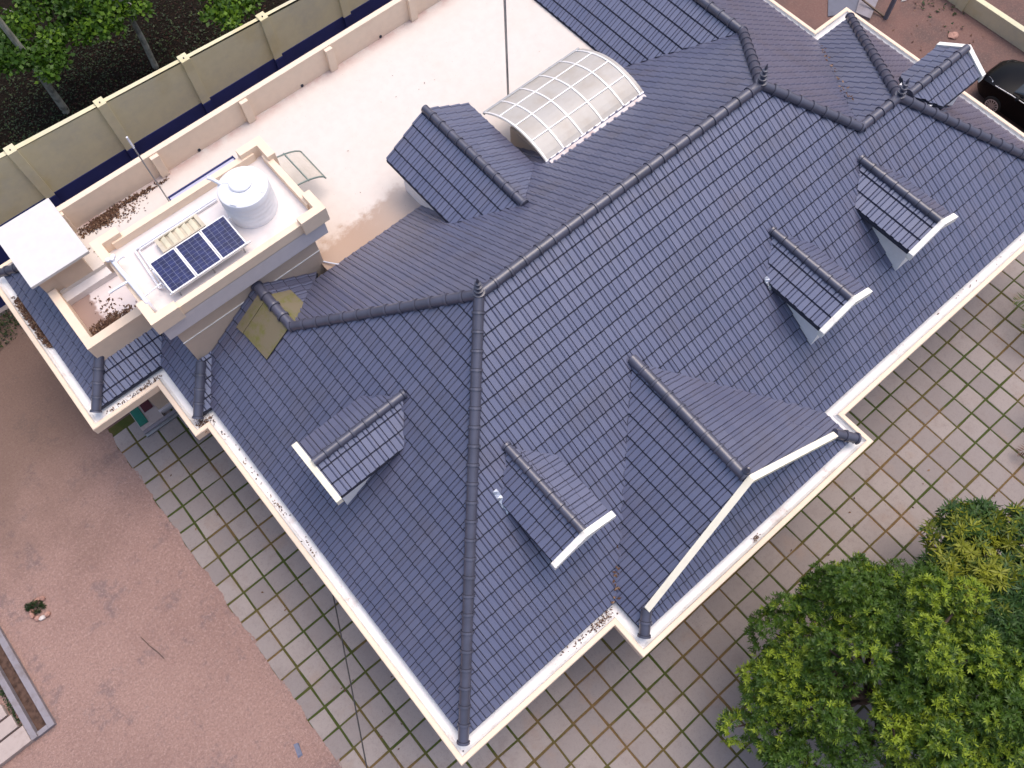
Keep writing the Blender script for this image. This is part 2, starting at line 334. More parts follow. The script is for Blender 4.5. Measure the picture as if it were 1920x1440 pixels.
def cap_run(m_, p, q, r=.19, seg=.62, endcap=True):
    p, q = Vector(p), Vector(q); L = (q-p).length; d = (q-p)/L; n = max(1, round(L/seg)); st = L/n
    up = (Vector((0,0,1))-d*d.z).normalized(); sd_ = d.cross(up); lift = up*.04
    NA = 10; angs = [math.radians(-105+210*k/NA) for k in range(NA+1)]
    def ring(t, rr): c = p+d*t+lift; return [c+sd_*math.sin(a)*rr+up*math.cos(a)*rr for a in angs]
    for i in range(n):
        a, b = i*st, (i+1)*st
        for t0, t1, ra, rb, mi_ in ((a+.06, b+.02, r*.95, r, 0), (a-.0, a+.075, r*1.20, r*1.16, 0), (a+.07, a+.10, r*1.04, r*1.02, 1)):
            A, B = ring(t0, ra), ring(t1, rb); o = len(m_.v); m_.v += [tuple(x) for x in A+B]; N1 = NA+1
            for k in range(NA): m_.f.append([o+k, o+k+1, o+N1+k+1, o+N1+k]); m_.mi.append(mi_); m_.tv.append(0)
            for s_ in (0, 1):
                m_.f.append([o+s_*N1+k for k in (range(N1) if s_ else range(NA, -1, -1))]); m_.mi.append(0); m_.tv.append(0)
def finial(p, parent, s=1.0, tilt=(0,0)):
    m_ = MB(); prof = [(.20,0),(.21,.10),(.09,.14),(.08,.20),(.17,.24),(.17,.32),(.07,.36),(.06,.42),(.14,.46),(.14,.54),(.055,.58),(.05,.64),(.11,.68),(.11,.75),(.04,.79),(.06,.86),(.03,.98),(.008,1.1)]
    m_.lathe((p[0],p[1],p[2]+.16), [(a*s, b*s*.85) for a, b in prof], 14); return m_.build('finial', CAP, parent, True)
def offset_path(path, d):
    out = []
    for i, p in enumerate(path):
        a = path[i-1] if i else None; b = path[i+1] if i < len(path)-1 else None
        ns = []
        for s_, e in ((a, p), (p, b)):
            if s_ is not None and e is not None:
                dx, dy = e[0]-s_[0], e[1]-s_[1]; l = math.hypot(dx, dy); ns.append((-dy/l, dx/l))
        if len(ns) == 1: out.append((p[0]+ns[0][0]*d, p[1]+ns[0][1]*d))
        else:
            c = 1+ns[0][0]*ns[1][0]+ns[0][1]*ns[1][1]; out.append((p[0]+(ns[0][0]+ns[1][0])*d/c, p[1]+(ns[0][1]+ns[1][1])*d/c))
    return out
def sweep(m_, path, prof, mi=0):
    n = len(path); o = len(m_.v)
    for d, z in prof: m_.v += [(p[0], p[1], z) for p in offset_path(path, d)]
    for j in range(len(prof)-1):
        for i in range(n-1): m_.f.append([o+j*n+i, o+j*n+i+1, o+(j+1)*n+i+1, o+(j+1)*n+i]); m_.mi.append(mi if not isinstance(mi, list) else mi[j]); m_.tv.append(0)
# ------------------------------------------------------------------ ground
def sheet(name, poly, z, mat):
    m_ = MB(); m_.add([(p[0], p[1], z) for p in poly], [tuple(range(len(poly)))]); return struct(m_.build(name, mat))
sheet('ground', [(-260,-260),(300,-260),(300,300),(-260,300)], -6.0, EARTH)
sheet('gravel_yard', [(-60,-40),(-4.08,-40),(-4.08,30.6),(-60,30.6)], -5.99, GRAVEL)
sheet('forest_ground', [(-60,31.5),(70,31.5),(70,120),(-60,120)], -5.985, FLOOR)
sheet('paving_joint_moss', [(-4.08,-30),(40.2,-30),(40.2,1.6),(2,1.6),(2,21.9),(-4.08,21.9)], -5.985, JOINT)
m_ = MB(); pu, pw = 1.028, .997
for i in range(-15, 31):
    for j in range(-26, 26):
        u0 = 10.12+i*pu; v0 = -2.48+j*pw
        if v0 > 1.0 and u0 > .6: continue
        if v0+pw > 21.9: continue
        a = u0 + .045; b = u0+pu-.045; c = v0+.045; d = v0+pw-.045
        if b < -3.9: continue
        a = max(a, -4.05)
        jt = [(rnd.uniform(-.018,.018), rnd.uniform(-.018,.018)) for _ in range(4)]; zt = -5.955+rnd.uniform(-.006,.006)
        q = [(a+jt[0][0], c+jt[0][1]), (b+jt[1][0], c+jt[1][1]), (b+jt[2][0], d+jt[2][1]), (a+jt[3][0], d+jt[3][1])]; e = .03
        ins = [(q[0][0]+e,q[0][1]+e),(q[1][0]-e,q[1][1]+e),(q[2][0]-e,q[2][1]-e),(q[3][0]+e,q[3][1]-e)]
        m_.add([(x,y,-5.985) for x,y in q]+[(x,y,zt-.015) for x,y in q]+[(x,y,zt) for x,y in ins],
               [(0,1,5,4),(1,2,6,5),(2,3,7,6),(3,0,4,7),(4,5,9,8),(5,6,10,9),(6,7,11,10),(7,4,8,11),(8,9,10,11)], 0, rnd.random())
struct(m_.build('pavement', SLAB))
m_ = MB(); eR = random.Random(3); ed = []
for i in range(700):
    v = -30+i*.075
    if v > 22: break
    ed.append((-4.02+.05*math.sin(v*2.1)+.04*math.sin(v*5.3+1)+eR.uniform(-.035,.035), v))
for i in range(len(ed)-1): m_.add([(-4.4,ed[i][1],-5.9895),(ed[i][0],ed[i][1],-5.951),(ed[i+1][0],ed[i+1][1],-5.951),(-4.4,ed[i+1][1],-5.9895)], [(0,1,2,3)])
struct(m_.build('gravel_edge', GRAVEL))
m_ = MB(); m_.prism([(41.5,16.1),(41.75,15.25),(43.35,15.95),(46.5,17.4),(46.5,20),(42.64,16.75)], -6.0, -5.85); struct(m_.build('concrete_apron', CONC))
m_ = MB(); m_.prism([(40.2,17.0),(41.5,16.1),(42.64,16.75),(46,20),(41.6,18.2)], -6.0, -5.94); struct(m_.build('apron_step', ROAD))
# ------------------------------------------------------------------ house
house = empty('house', (16, 12, -6)); bpy.context.view_layer.update()
tag(house, 'large villa with dark blue-grey tiled hip roof, white eave gutter and cream roof terrace', 'house')
g = .473; S_ = .6806; SW = .7206; SE = .671; SN = .684; SB = .725
P1 = (9.56, 10.09, 6.55); P2 = (22.65, 10.09, 6.55); SS = (25.67, 7.12, 4.53); P3 = (27.9, 7.12, 4.53); P4 = (26.3, 13.66, 4.10)
Q = (4.68, 15.25, 2.98); TT = (4.66, 17.55, 2.98)
roofpart = lambda nm='roof_slope', *a, **k: tiles(nm, *a, parent=house, **k)
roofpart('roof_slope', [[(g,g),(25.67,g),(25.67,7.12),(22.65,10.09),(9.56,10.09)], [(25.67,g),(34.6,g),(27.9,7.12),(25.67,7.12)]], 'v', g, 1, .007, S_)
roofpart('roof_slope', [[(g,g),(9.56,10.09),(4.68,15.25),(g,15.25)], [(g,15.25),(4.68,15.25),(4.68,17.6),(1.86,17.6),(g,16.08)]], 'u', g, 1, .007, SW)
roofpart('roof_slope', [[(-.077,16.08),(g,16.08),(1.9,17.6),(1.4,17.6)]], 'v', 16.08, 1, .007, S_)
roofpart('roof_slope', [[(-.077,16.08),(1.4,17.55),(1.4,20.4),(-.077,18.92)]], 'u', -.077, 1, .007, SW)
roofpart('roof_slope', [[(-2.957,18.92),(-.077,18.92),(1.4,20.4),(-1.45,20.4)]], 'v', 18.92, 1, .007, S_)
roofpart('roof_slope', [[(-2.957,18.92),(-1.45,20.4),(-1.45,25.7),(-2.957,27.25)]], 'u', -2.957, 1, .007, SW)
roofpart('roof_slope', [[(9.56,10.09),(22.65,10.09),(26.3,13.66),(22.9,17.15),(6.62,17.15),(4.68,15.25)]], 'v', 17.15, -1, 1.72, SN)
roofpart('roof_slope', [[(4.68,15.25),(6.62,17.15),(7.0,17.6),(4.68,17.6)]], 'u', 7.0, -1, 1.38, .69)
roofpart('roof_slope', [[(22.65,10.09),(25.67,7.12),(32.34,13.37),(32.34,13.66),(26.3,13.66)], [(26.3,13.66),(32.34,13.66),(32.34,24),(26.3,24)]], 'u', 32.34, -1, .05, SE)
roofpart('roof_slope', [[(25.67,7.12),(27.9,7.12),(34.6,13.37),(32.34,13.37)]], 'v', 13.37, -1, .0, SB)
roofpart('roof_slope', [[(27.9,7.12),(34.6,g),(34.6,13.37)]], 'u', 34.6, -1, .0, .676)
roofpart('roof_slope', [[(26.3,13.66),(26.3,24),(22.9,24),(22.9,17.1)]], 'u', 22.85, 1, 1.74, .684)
# ridge and hip caps
def cap(p, q, **k):
    c_ = MB(); cap_run(c_, p, q, **k); return c_.build('ridge_cap', [CAP, UNDER], house, True)
cz = lambda p, d=.05: (p[0], p[1], p[2]+d)
cap((.50,.50,.10), cz(P1)); cap(cz(P1), cz(P2)); cap(cz(SS), cz(P2)); cap(cz(SS), cz(P3)); cap((34.5,.55,.12), cz(P3)); cap((34.48,13.2,.12), cz(P3))
cap(cz(P4), cz(P2)); cap(cz(P4), (26.3,24,4.15)); cap(cz(Q), cz(P1)); cap(cz(TT), cz(Q), r=.2)
cap((-.05,16.12,.10), (1.36,17.48,1.08)); cap((-2.93,18.96,.10), (-1.5,20.32,1.08)); cap((-2.93,27.2,.10), (-1.5,25.85,1.08))
finial(P1, house); finial(P2, house); finial((P3[0],P3[1],P3[2]), house)
# eave gutter
EP = [(3,27.72),(-3.432,27.72),(-3.432,18.444),(-.546,18.444),(-.546,15.607),(0,15.607),(0,0),(6.872,0),(6.872,-1.415),(18.872,-1.415),(18.872,0),(35.071,0),(35.071,13.838),(32.816,13.838),(32.816,30)]
m_ = MB(); sweep(m_, EP, [(1.4,-.42),(.0,-.42),(.0,-.03),(.025,0),(.175,0),(.195,-.02),(.215,-.12),(.30,-.20),(.62,-.22),(.9,-.16)], [2,0,0,0,0,1,1,1,1])
gut = m_.build('eave_gutter', [CREAM, GUTTER, GREYW], house)
for p in ((.30,.30),(18.35,-.95),(.31,15.2)):
    m_ = MB(); m_.lathe((p[0],p[1],-.20), [(.045,0),(.045,.006)], 12); m_.build('drain_outlet', UNDER, gut)
# walls
m_ = MB(); wp = offset_path(EP[5:13], 1.35)
m_.prism([(-.0,20.99),(.0,17.2)]+[wp[0]]+wp[1:7]+[(33.7,12.4),(31.4,12.6),(31.4,25.9),(22,25.9),(-1.6,25.9),(-1.6,20.99)], -6, -.42)
m_.prism([(1.36,17.7),(6.9,17.7),(7.1,17.2),(22.7,17.2),(22.7,25.85),(-1.3,25.85),(-1.3,20.5),(1.36,20.5)], -.42, .9)
house_wall = m_.build('wall', TAN, house)
m_ = MB(); m_.box(-1.66,-.0,20.86,20.99,-6,-5.66); m_.build('plinth', GREYW, house)
# roof deck, parapets
m_ = MB(); m_.prism([(7.3,16.75),(22.95,16.75),(22.95,25.75),(-1.25,25.75),(-1.25,23.35),(1.35,23.35),(1.35,17.7),(7.3,17.7)], .9, 1.7); deck = m_.build('roof_deck', DECK, house)
m_ = MB(); m_.box(-1.3,1.35,20.5,23.35,.9,1.2); m_.build('terrace_floor', TFLOOR, house)
m_ = MB(); m_.box(-1.27,1.35,22.95,23.37,1.1,1.52); m_.build('terrace_step', TDECK, house)
m_ = MB(); m_.box(-1.27,24,25.6,25.87,.9,2.95); m_.build('parapet', CREAM2, house, bevel=.012)
for u in (.35,4.68,9.0,13.35,17.85,22.2):
    m_ = MB(); m_.box(u,u+.36,25.40,25.597,1.7,2.9); m_.build('parapet_pilaster', CREAM2, house, bevel=.01)
m_ = MB(); m_.prism([(-1.62,20.16),(1.3,20.16),(1.3,20.55),(-1.27,20.55),(-1.27,23.4),(-1.62,23.4)], .4, 2.0); m_.build('terrace_parapet', CREAM, house, bevel=.012)
m_ = MB(); m_.box(-1.0,.23,23.36,25.58,.9,2.9); m_.box(-1.62,-1.0,23.42,25.58,.9,2.88); bx = m_.build('roof_room', TAN, house)
m_ = MB(); m_.box(-1.84,.62,23.12,26.4,2.9,3.04); m_.build('flat_slab', SLABM, bx, bevel=.01)
# tower
m_ = MB(); m_.box(1.3,7.42,17.62,21.2,.5,3.5); tower = m_.build('tower', TAN, house)
m_ = MB(); m_.box(1.03,7.98,17.42,21.5,3.46,4.3); m_.build('tower_beam', GREYW, tower, bevel=.01)
for z in (2.55, 1.0):
    m_ = MB(); m_.box(1.28,7.44,17.59,17.62,z,z+.035); m_.build('wall_groove', WHITE, tower)
m_ = MB(); m_.box(1.1,7.9,17.5,21.4,4.3,4.42); m_.build('tower_deck', TDECK, tower)
m_ = MB(); z0_, z1_ = 4.25, 4.78; m_.box(1.5,7.6,17.42,17.68,z0_,z1_); m_.box(1.5,7.6,21.24,21.5,z0_,z1_); m_.box(1.0,1.26,18.0,21.0,z0_,z1_); m_.box(7.76,8.02,18.0,21.0,z0_,z1_); m_.build('tower_parapet', CREAM, tower, bevel=.01)
for cx, sx in ((.88,1),(8.18,-1)):
    for cy, sy in ((17.28,1),(21.66,-1)):
        pts = [(cx,cy),(cx+sx*1.08,cy),(cx+sx*1.08,cy+sy*.34),(cx+sx*.34,cy+sy*.34),(cx+sx*.34,cy+sy*1.08),(cx,cy+sy*1.08)]
        if sx*sy < 0: pts = pts[::-1]
        m_ = MB(); m_.prism(pts, 4.28, 5.0); m_.build('tower_corner_parapet', [CREAM], tower, bevel=.01)
# awnings on the tower walls
m_ = MB(); m_.box(4.24,7.26,21.5,23.22,2.98,3.0); aw = m_.build('awning', LAV, tower)
m_ = MB(); m_.tube([(4.24,21.4,3.06),(4.24,23.24,3.02),(7.26,23.24,3.02),(7.26,21.4,3.06)], .045); m_.build('awning_frame', NAVY, tower)
m_ = MB(); n = 8; cur = lambda t: (7.5+2.12*math.sin(t*1.45)/math.sin(1.45), 3.1-.62*(1-math.cos(t*1.45))/(1-math.cos(1.45)))
for i in range(n):
    a, b = cur(i/n), cur((i+1)/n); m_.add([(a[0],20.35,a[1]),(b[0],20.35,b[1]),(b[0],22.05,b[1]),(a[0],22.05,a[1])], [(0,1,2,3)])
m_.build('door_canopy', SHEET, tower, True)
m_ = MB()
for v in (20.35, 22.05): m_.tube([(cur(i/n)[0], v, cur(i/n)[1]) for i in range(n+1)], .035)
for t in (.5, 1.0): m_.tube([(cur(t)[0], 20.3, cur(t)[1]), (cur(t)[0], 22.1, cur(t)[1])], .035)
m_.build('door_canopy_frame', GREENF, tower)
# dormers
def dormer(back, L, hw, ds, ms, mapf, axis, sgn, board, base=None, openback=False, over=.05, silver=None):
    zr = back[2]; P = lambda d, w, z: (*mapf(d, w), z)
    cw = hw-.30; m_ = MB(); zb = lambda d: max(zr-ms*d-.1, base if base is not None else -99)
    d1 = ds*cw/ms; dn = 8; top = zr-ds*cw-.04
    for s_ in (-1, 1):
        ds_ = [d1+(L-over-.12-d1)*i/dn for i in range(dn+1)]
        for i in range(dn):
            a, b = ds_[i], ds_[i+1]
            qa = [P(a,s_*cw,zb(a)),P(b,s_*cw,zb(b)),P(b,s_*cw,top),P(a,s_*cw,top)]; qb = [P(a,s_*(cw-.12),zb(a)),P(b,s_*(cw-.12),zb(b)),P(b,s_*(cw-.12),top),P(a,s_*(cw-.12),top)]
            m_.hexa(qa, qb)
    d = L-over; fr = [P(d,-cw,zb(d)),P(d,cw,zb(d)),P(d,cw,top),P(d,0,zr-.06),P(d,-cw,top)]; bk = [P(d-.12,-cw,zb(d)),P(d-.12,cw,zb(d)),P(d-.12,cw,top),P(d-.12,0,zr-.06),P(d-.12,-cw,top)]
    m_.add(fr+bk, [(0,1,2,3,4),(9,8,7,6,5)]+[(i,(i+1)%5,(i+1)%5+5,i+5) for i in range(5)])
    dm = m_.build('dormer', CHEEK, house)
    dv = ds*hw/ms
    for s_ in (-1, 1):
        poly = [mapf(0,0), mapf(L,0), mapf(L,s_*hw), mapf(dv,s_*hw)]
        if openback: poly = [mapf(0,0), mapf(L,0), mapf(L,s_*hw), mapf(1.15,s_*hw)]
        e = mapf(L, s_*hw); ax = 0 if axis == 'u' else 1; inward = -s_*sgn
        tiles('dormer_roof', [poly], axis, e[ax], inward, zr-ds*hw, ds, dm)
        if board is not None:
            m_ = MB(); w2 = s_*(hw+.08); zz = lambda w: zr-ds*abs(w)+.05
            qa = [P(L-.02,0,zz(0)-.26),P(L+.20,0,zz(0)-.26),P(L+.20,0,zz(0)+.07),P(L-.02,0,zz(0)+.07)]; qb = [P(L-.02,w2,zz(w2)-.26),P(L+.20,w2,zz(w2)-.26),P(L+.20,w2,zz(w2)+.07),P(L-.02,w2,zz(w2)+.07)]
            m_.hexa(qa, qb); m_.build('barge_board', board, dm)
    m_ = MB(); cap_run(m_, P(-.05,0,zr+.05), P(L-.04,0,zr+.05), r=.16, seg=.56); m_.build('ridge_cap', [CAP, UNDER], dm, True)
    if silver:
        m_ = MB(); N = 7
        for i in range(N):
            t0 = i/N; d0 = silver[0]+(silver[1]-silver[0])*t0; w0 = silver[2]
            pts = [P(d0,w0-.05+rnd.uniform(-.05,.03),zr-ms*d0+.07+rnd.uniform(0,.06)), P(d0+.12,w0-.05+rnd.uniform(-.05,.03),zr-ms*(d0+.12)+.07+rnd.uniform(0,.06)), P(d0+.12,w0+.12,zr-ms*(d0+.12)+.12+rnd.uniform(0,.05)), P(d0,w0+.12,zr-ms*d0+.12)]
            m_.add(pts, [(0,1,2,3)])
        m_.build('flashing', SILV, dm)
    return dm
for ub, uo, br, sv_ in ((7.43,7.43,WHITE,(.75,1.5,-1.22)),(20.15,20.15,WHITE,(1.0,1.35,-1.25)),(25.05,25.05,WHITE,None)):
    dormer((ub,6.3,3.98), 3.72, 1.24, .6, S_, lambda d, w, ub=ub: (ub+w, 6.3-d), 'u', 1, br, silver=sv_)
dormer((5.98,10.02,3.98), 3.72, 1.24, .6, SW, lambda d, w: (5.98-d, 10.02+w), 'v', 1, IVORY)
dormer((13.78,12.82,4.69), 5.9, 2.1, .6, SN, lambda d, w: (13.78+w, 12.82+d), 'u', 1, None, base=1.6, over=.5)
dormer((28.42,6.98,4.46), 3.52, 1.06, .6, .676, lambda d, w: (28.42+d, 6.98+w), 'v', 1, WHITE, openback=True)
# big front gable
GU = 12.77; hl = GU-7.345; hr = 18.4-GU
m_ = MB(); zg = 3.74
m_.add([(8.0,1.0,.1),(17.6,1.0,.1),(GU,1.0,zg-.12),(8.0,1.2,.1),(17.6,1.2,.1),(GU,1.2,zg-.12)], [(0,1,2),(5,4,3),(0,3,4,1),(1,4,5,2),(2,5,3,0)]); gb = m_.build('front_gable', GREYW, house)
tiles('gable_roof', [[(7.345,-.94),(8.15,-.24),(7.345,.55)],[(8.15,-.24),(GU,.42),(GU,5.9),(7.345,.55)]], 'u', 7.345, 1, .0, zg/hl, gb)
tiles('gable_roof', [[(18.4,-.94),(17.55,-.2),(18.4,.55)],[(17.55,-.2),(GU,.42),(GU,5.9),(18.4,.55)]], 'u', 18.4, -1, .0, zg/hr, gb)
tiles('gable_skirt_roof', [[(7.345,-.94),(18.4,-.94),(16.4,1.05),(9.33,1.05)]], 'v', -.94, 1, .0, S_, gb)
for pe, s_ in (((7.93,-.36,.52),-1),((17.58,-.32,.60),1)):
    m_ = MB(); a = (GU-.02,.36,zg+.06)
    m_.hexa([(a[0],a[1]-.12,a[2]-.24),(a[0],a[1]+.12,a[2]-.24),(a[0],a[1]+.12,a[2]+.10),(a[0],a[1]-.12,a[2]+.10)], [(pe[0],pe[1]-.12,pe[2]-.10),(pe[0],pe[1]+.12,pe[2]-.10),(pe[0],pe[1]+.12,pe[2]+.24),(pe[0],pe[1]-.12,pe[2]+.24)]); m_.build('barge_board', IVORY, gb)
m_ = MB(); cap_run(m_, (GU-.1,.5,zg+.05), (GU+.05,5.98,zg+.05), r=.2); m_.build('ridge_cap', [CAP, UNDER], gb, True)
m_ = MB(); cap_run(m_, (7.36,-.92,.10), (7.98,-.32,.52), r=.2); m_.build('ridge_cap', [CAP, UNDER], gb, True)
m_ = MB(); cap_run(m_, (18.38,-.92,.10), (17.66,-.26,.56), r=.2); m_.build('ridge_cap', [CAP, UNDER], gb, True)
m_ = MB(); m_.lathe((12.72,.62,zg+.2), [(.15,0),(.16,.07),(.09,.12),(.12,.18),(.12,.24),(.07,.30),(.09,.36),(.03,.48)], 12); m_.build('finial', CAP, gb, True)
# arched canopy over the stair opening
m_ = MB(); m_.box(16.62,16.85,13.6,17.0,1.5,3.0); m_.box(16.85,21.4,16.78,17.0,1.5,2.95); m_.box(21.2,21.42,13.6,17.0,1.5,3.0); m_.box(16.62,21.42,13.9,14.1,1.5,3.55); sw_ = m_.build('stair_housing', TAN, house)
n = 16
def arc(t): # t 0 = far low edge, 1 = near edge
    v = 18.15+(14.27-18.15)*t; z = 3.15+.55*t+.62*math.sin(math.pi*t)**.85; return v, z
u0, u1 = 16.17, 21.42
m_ = MB()
for i in range(n):
    a, b = arc(i/n), arc((i+1)/n)
    m_.hexa([(u0,a[0],a[1]),(u1,a[0],a[1]),(u1,a[0],a[1]-.02),(u0,a[0],a[1]-.02)], [(u0,b[0],b[1]),(u1,b[0],b[1]),(u1,b[0],b[1]-.02),(u0,b[0],b[1]-.02)])
cn = m_.build('arched_canopy', POLY, house, True)
for u in (u0+.07, u0+.95, u0+1.95, u0+3.0, u0+4.15, u1-.2):
    m_ = MB(); off = .03
    for i in range(n):
        a, b = arc(i/n), arc((i+1)/n); e0_ = [(u-.035,a[0],a[1]-.03),(u+.035,a[0],a[1]-.03),(u+.035,a[0],a[1]+off),(u-.035,a[0],a[1]+off)]; e1_ = [(u-.035,b[0],b[1]-.03),(u+.035,b[0],b[1]-.03),(u+.035,b[0],b[1]+off),(u-.035,b[0],b[1]+off)]
        m_.hexa(e0_, e1_)
    m_.build('canopy_rib', ALU, cn)
for t in (.25, .5, .75):
    a = arc(t); m_ = MB(); m_.beam((u0+.07,a[0],a[1]+.012), (u1-.2,a[0],a[1]+.012), .05, .05); m_.build('canopy_bar', ALU, cn)
for t, w_ in ((0, .09), (1, .12)):
    a = arc(t); m_ = MB(); m_.beam((u0,a[0],a[1]), (u1,a[0],a[1]), w_, .1); m_.build('canopy_edge', STEEL if t == 0 else ALU, cn)
m_ = MB(); m_.beam((16.2,13.98,3.86), (21.2,13.95,3.88), .34, .10); m_.build('canopy_ledge', stained('ledge_pale', (.66,.60,.57), .6, (.36,.20,.17), 3, .4, .7).m, cn)
# fibreglass sheets laid over the tiles at the short ridge
def on_plane(poly, f, h=.10): return [(p[0], p[1], f(p)+h) for p in poly]
fw = lambda p: .007+SW*(p[0]-g); fu = lambda p: 1.38+.69*(7.0-p[0])
def sheet3(name, poly, f, mat, h=.10):
    m_ = MB(); m_.prism(poly, lambda p: f(p)+h, lambda p: f(p)+h+.03); return m_.build(name, mat)
tag(sheet3('roof_sheet', [(3.28,15.28),(4.5,15.28),(4.5,16.85),(3.22,16.85)], fw, FIBRE), 'mossy olive fibreglass sheet covering tiles on the left side of the short ridge', 'roofing sheet', 'fibreglass sheets over the tiles')
tag(sheet3('roof_sheet', [(3.2,16.80),(4.5,16.80),(4.5,17.2),(3.16,17.2)], fw, FIBRE, .14), 'narrow brown fibreglass strip overlapping the mossy sheet nearest the tower wall', 'roofing sheet', 'fibreglass sheets over the tiles')
tag(sheet3('roof_sheet', [(4.85,15.35),(5.25,15.2),(5.68,15.95),(5.6,16.95),(4.85,16.95)], fu, FIBRE), 'yellow-stained fibreglass sheet on the right side of the short ridge, broken corner', 'roofing sheet', 'fibreglass sheets over the tiles')
# porch
m_ = MB(); m_.box(-2.75,-1.62,20.62,25.8,-5.98,-5.75); m_.build('porch_floor', CONC2, house)
m_ = MB(); m_.box(-2.72,-2.3,20.85,25.6,-5.75,-5.7); m_.build('porch_strip', GREENP, house)
m_ = MB(); m_.box(-2.2,-1.75,21.35,23.4,-5.75,-5.7); m_.build('door_mat', MAROON, house)
for i in range(2):
    m_ = MB(); m_.box(-2.75,-.3,20.62-.16*(i+1),20.62-.16*i,-5.98,-5.78-.08*i); m_.build('porch_step', [CONC, STEEL][i], house)
# ------------------------------------------------------------------ things on the tower and the deck
tank = empty('water_tank', (6.28,19.5,4.42)); bpy.context.view_layer.update()
tag(tank, 'round white plastic water tank standing on the tower roof', 'water tank')
m_ = MB(); R_ = .93; prof = [(R_,0),(R_*1.01,.05)]
for i in range(5): z = .12+i*.22; prof += [(R_,z),(R_*1.015,z+.05),(R_*1.015,z+.09),(R_,z+.14)]
prof += [(R_,1.2),(R_*.97,1.27),(R_*.80,1.36),(R_*.5,1.46),(R_*.42,1.48)]
m_.lathe((6.28,19.5,4.42), prof, 48); m_.build('tank_body', TANKM, tank, True)
m_ = MB(); m_.lathe((6.28,19.5,5.86), [(.42,0),(.42,.10),(.38,.14),(.36,.13),(.1,.16)], 32); m_.build('lid', TANKM, tank, True)
for k in range(4):
    a = math.radians(35+90*k); c, s_ = math.cos(a), math.sin(a); m_ = MB()
    m_.beam((6.28+c*.40,19.5+s_*.40,5.86), (6.28+c*.86,19.5+s_*.86,5.70), .24, .12); m_.build('tank_rib', TANKM, tank, bevel=.02)
m_ = MB(); m_.tube([(5.75,20.05,5.75),(5.6,20.25,5.95),(5.5,20.4,5.98)], .07); m_.build('inlet_pipe', PVC, tank, True)
for i in range(3):
    t = empty('solar_panel', (2.6+i*1.045,18.7,4.9)); bpy.context.view_layer.update(); a, b = 2.08+i*1.045, 3.10+i*1.045
    tag(t, ['dark blue solar panel on tower roof, left of three, farthest from the tank', 'dark blue solar panel on tower roof, middle of three', 'dark blue solar panel on tower roof, right of three, beside the water tank'][i], 'solar panel', 'solar panels on the tower roof')
    v0, v1, z0_, z1_ = 17.95, 19.42, 4.93, 5.08
    m_ = MB(); m_.hexa([(a,v0,z0_-.12),(b,v0,z0_-.12),(b,v0,z0_),(a,v0,z0_)], [(a,v1,z1_-.12),(b,v1,z1_-.12),(b,v1,z1_),(a,v1,z1_)]); m_.build('frame', ALU, t)
    m_ = MB(); e = .045; zi = lambda v: z0_+(z1_-z0_)*(v-v0)/(v1-v0)+.006
    m_.add([(a+e,v0+e,zi(v0+e)),(b-e,v0+e,zi(v0+e)),(b-e,v1-e,zi(v1-e)),(a+e,v1-e,zi(v1-e))], [(0,1,2,3)]); m_.uv = [(0,0),(1,0),(1,1),(0,1)]; m_.build('cell_pane', CELL, t)
rk = empty('panel_rack', (3.6,18.7,4.42)); bpy.context.view_layer.update(); tag(rk, 'light metal rack with short posts holding up the three solar panels', 'rack')
m_ = MB(); m_.beam((2.0,18.05,4.78),(5.35,18.05,4.78),.06,.06); m_.beam((2.0,19.3,4.90),(5.35,19.3,4.90),.06,.06); m_.build('rail', ALU, rk)
for u in (2.3,3.7,5.0):
    for v, z in ((18.05,4.75),(19.3,4.87)): m_ = MB(); m_.tube([(u,v,4.42),(u,v,z)], .025); m_.build('leg', STEEL, rk)
lb = empty('louvre_box', (3.6,20.1,4.42)); bpy.context.view_layer.update(); tag(lb, 'low ivory louvred vent box behind the solar panels', 'vent')
m_ = MB(); m_.box(2.72,4.5,19.78,20.46,4.42,4.60); m_.box(2.72,2.86,19.78,20.46,4.60,4.70); m_.box(4.36,4.5,19.78,20.46,4.60,4.70); m_.box(2.86,4.36,20.40,20.46,4.60,4.70); m_.box(2.86,4.36,19.78,19.84,4.60,4.70); m_.build('casing', simple('vent_casing', (.55,.49,.38), .7), lb)
for i in range(5):
    m_ = MB(); u = 2.93+i*.29; m_.hexa([(u,19.85,4.61),(u+.17,19.85,4.69),(u+.17,19.85,4.71),(u,19.85,4.63)], [(u,20.39,4.61),(u+.17,20.39,4.69),(u+.17,20.39,4.71),(u,20.39,4.63)]); m_.build('louvre', LOUV, lb)
# deck under the rack is stained by the pipes; the loose pipes themselves
m_ = MB(); m_.tube([(5.45,20.72,4.52),(2.04,20.72,4.52),(1.98,20.66,4.52),(1.86,18.75,4.52),(1.96,18.62,4.6)], .045); m_.tube([(5.45,20.62,4.52),(2.16,20.62,4.52),(2.10,20.56,4.52),(2.0,18.95,4.52),(2.1,18.3,4.6)], .03)
tag(m_.build('water_pipe', PVC, smooth=True), 'pair of thin white pipes running along the tower roof towards the tank', 'pipe')
m_ = MB(); m_.tube([(1.17,20.5,4.98),(1.24,18.15,4.98),(1.24,18.0,4.7),(1.24,18.0,4.42)], .085); m_.tube([(1.21,19.35,4.98),(.42,19.38,4.98)], .05); m_.tube([(1.2,18.5,4.9),(2.0,18.62,4.85)], .03)
for p in ((1.06,20.55,5.02),(1.2,20.42,5.1),(1.28,20.6,4.98)): m_.lathe((p[0],p[1],p[2]-.07), [(.02,0),(.08,.03),(.09,.08),(.08,.12),(.02,.15)], 10)
m_.tube([(1.2,20.35,4.98),(1.5,20.38,4.98),(1.55,20.42,4.9)], .05)
tag(m_.build('drain_pipe', PVC, smooth=True), 'thick white pipe with side branch and ball valves on the parapet left of the panels', 'pipe')
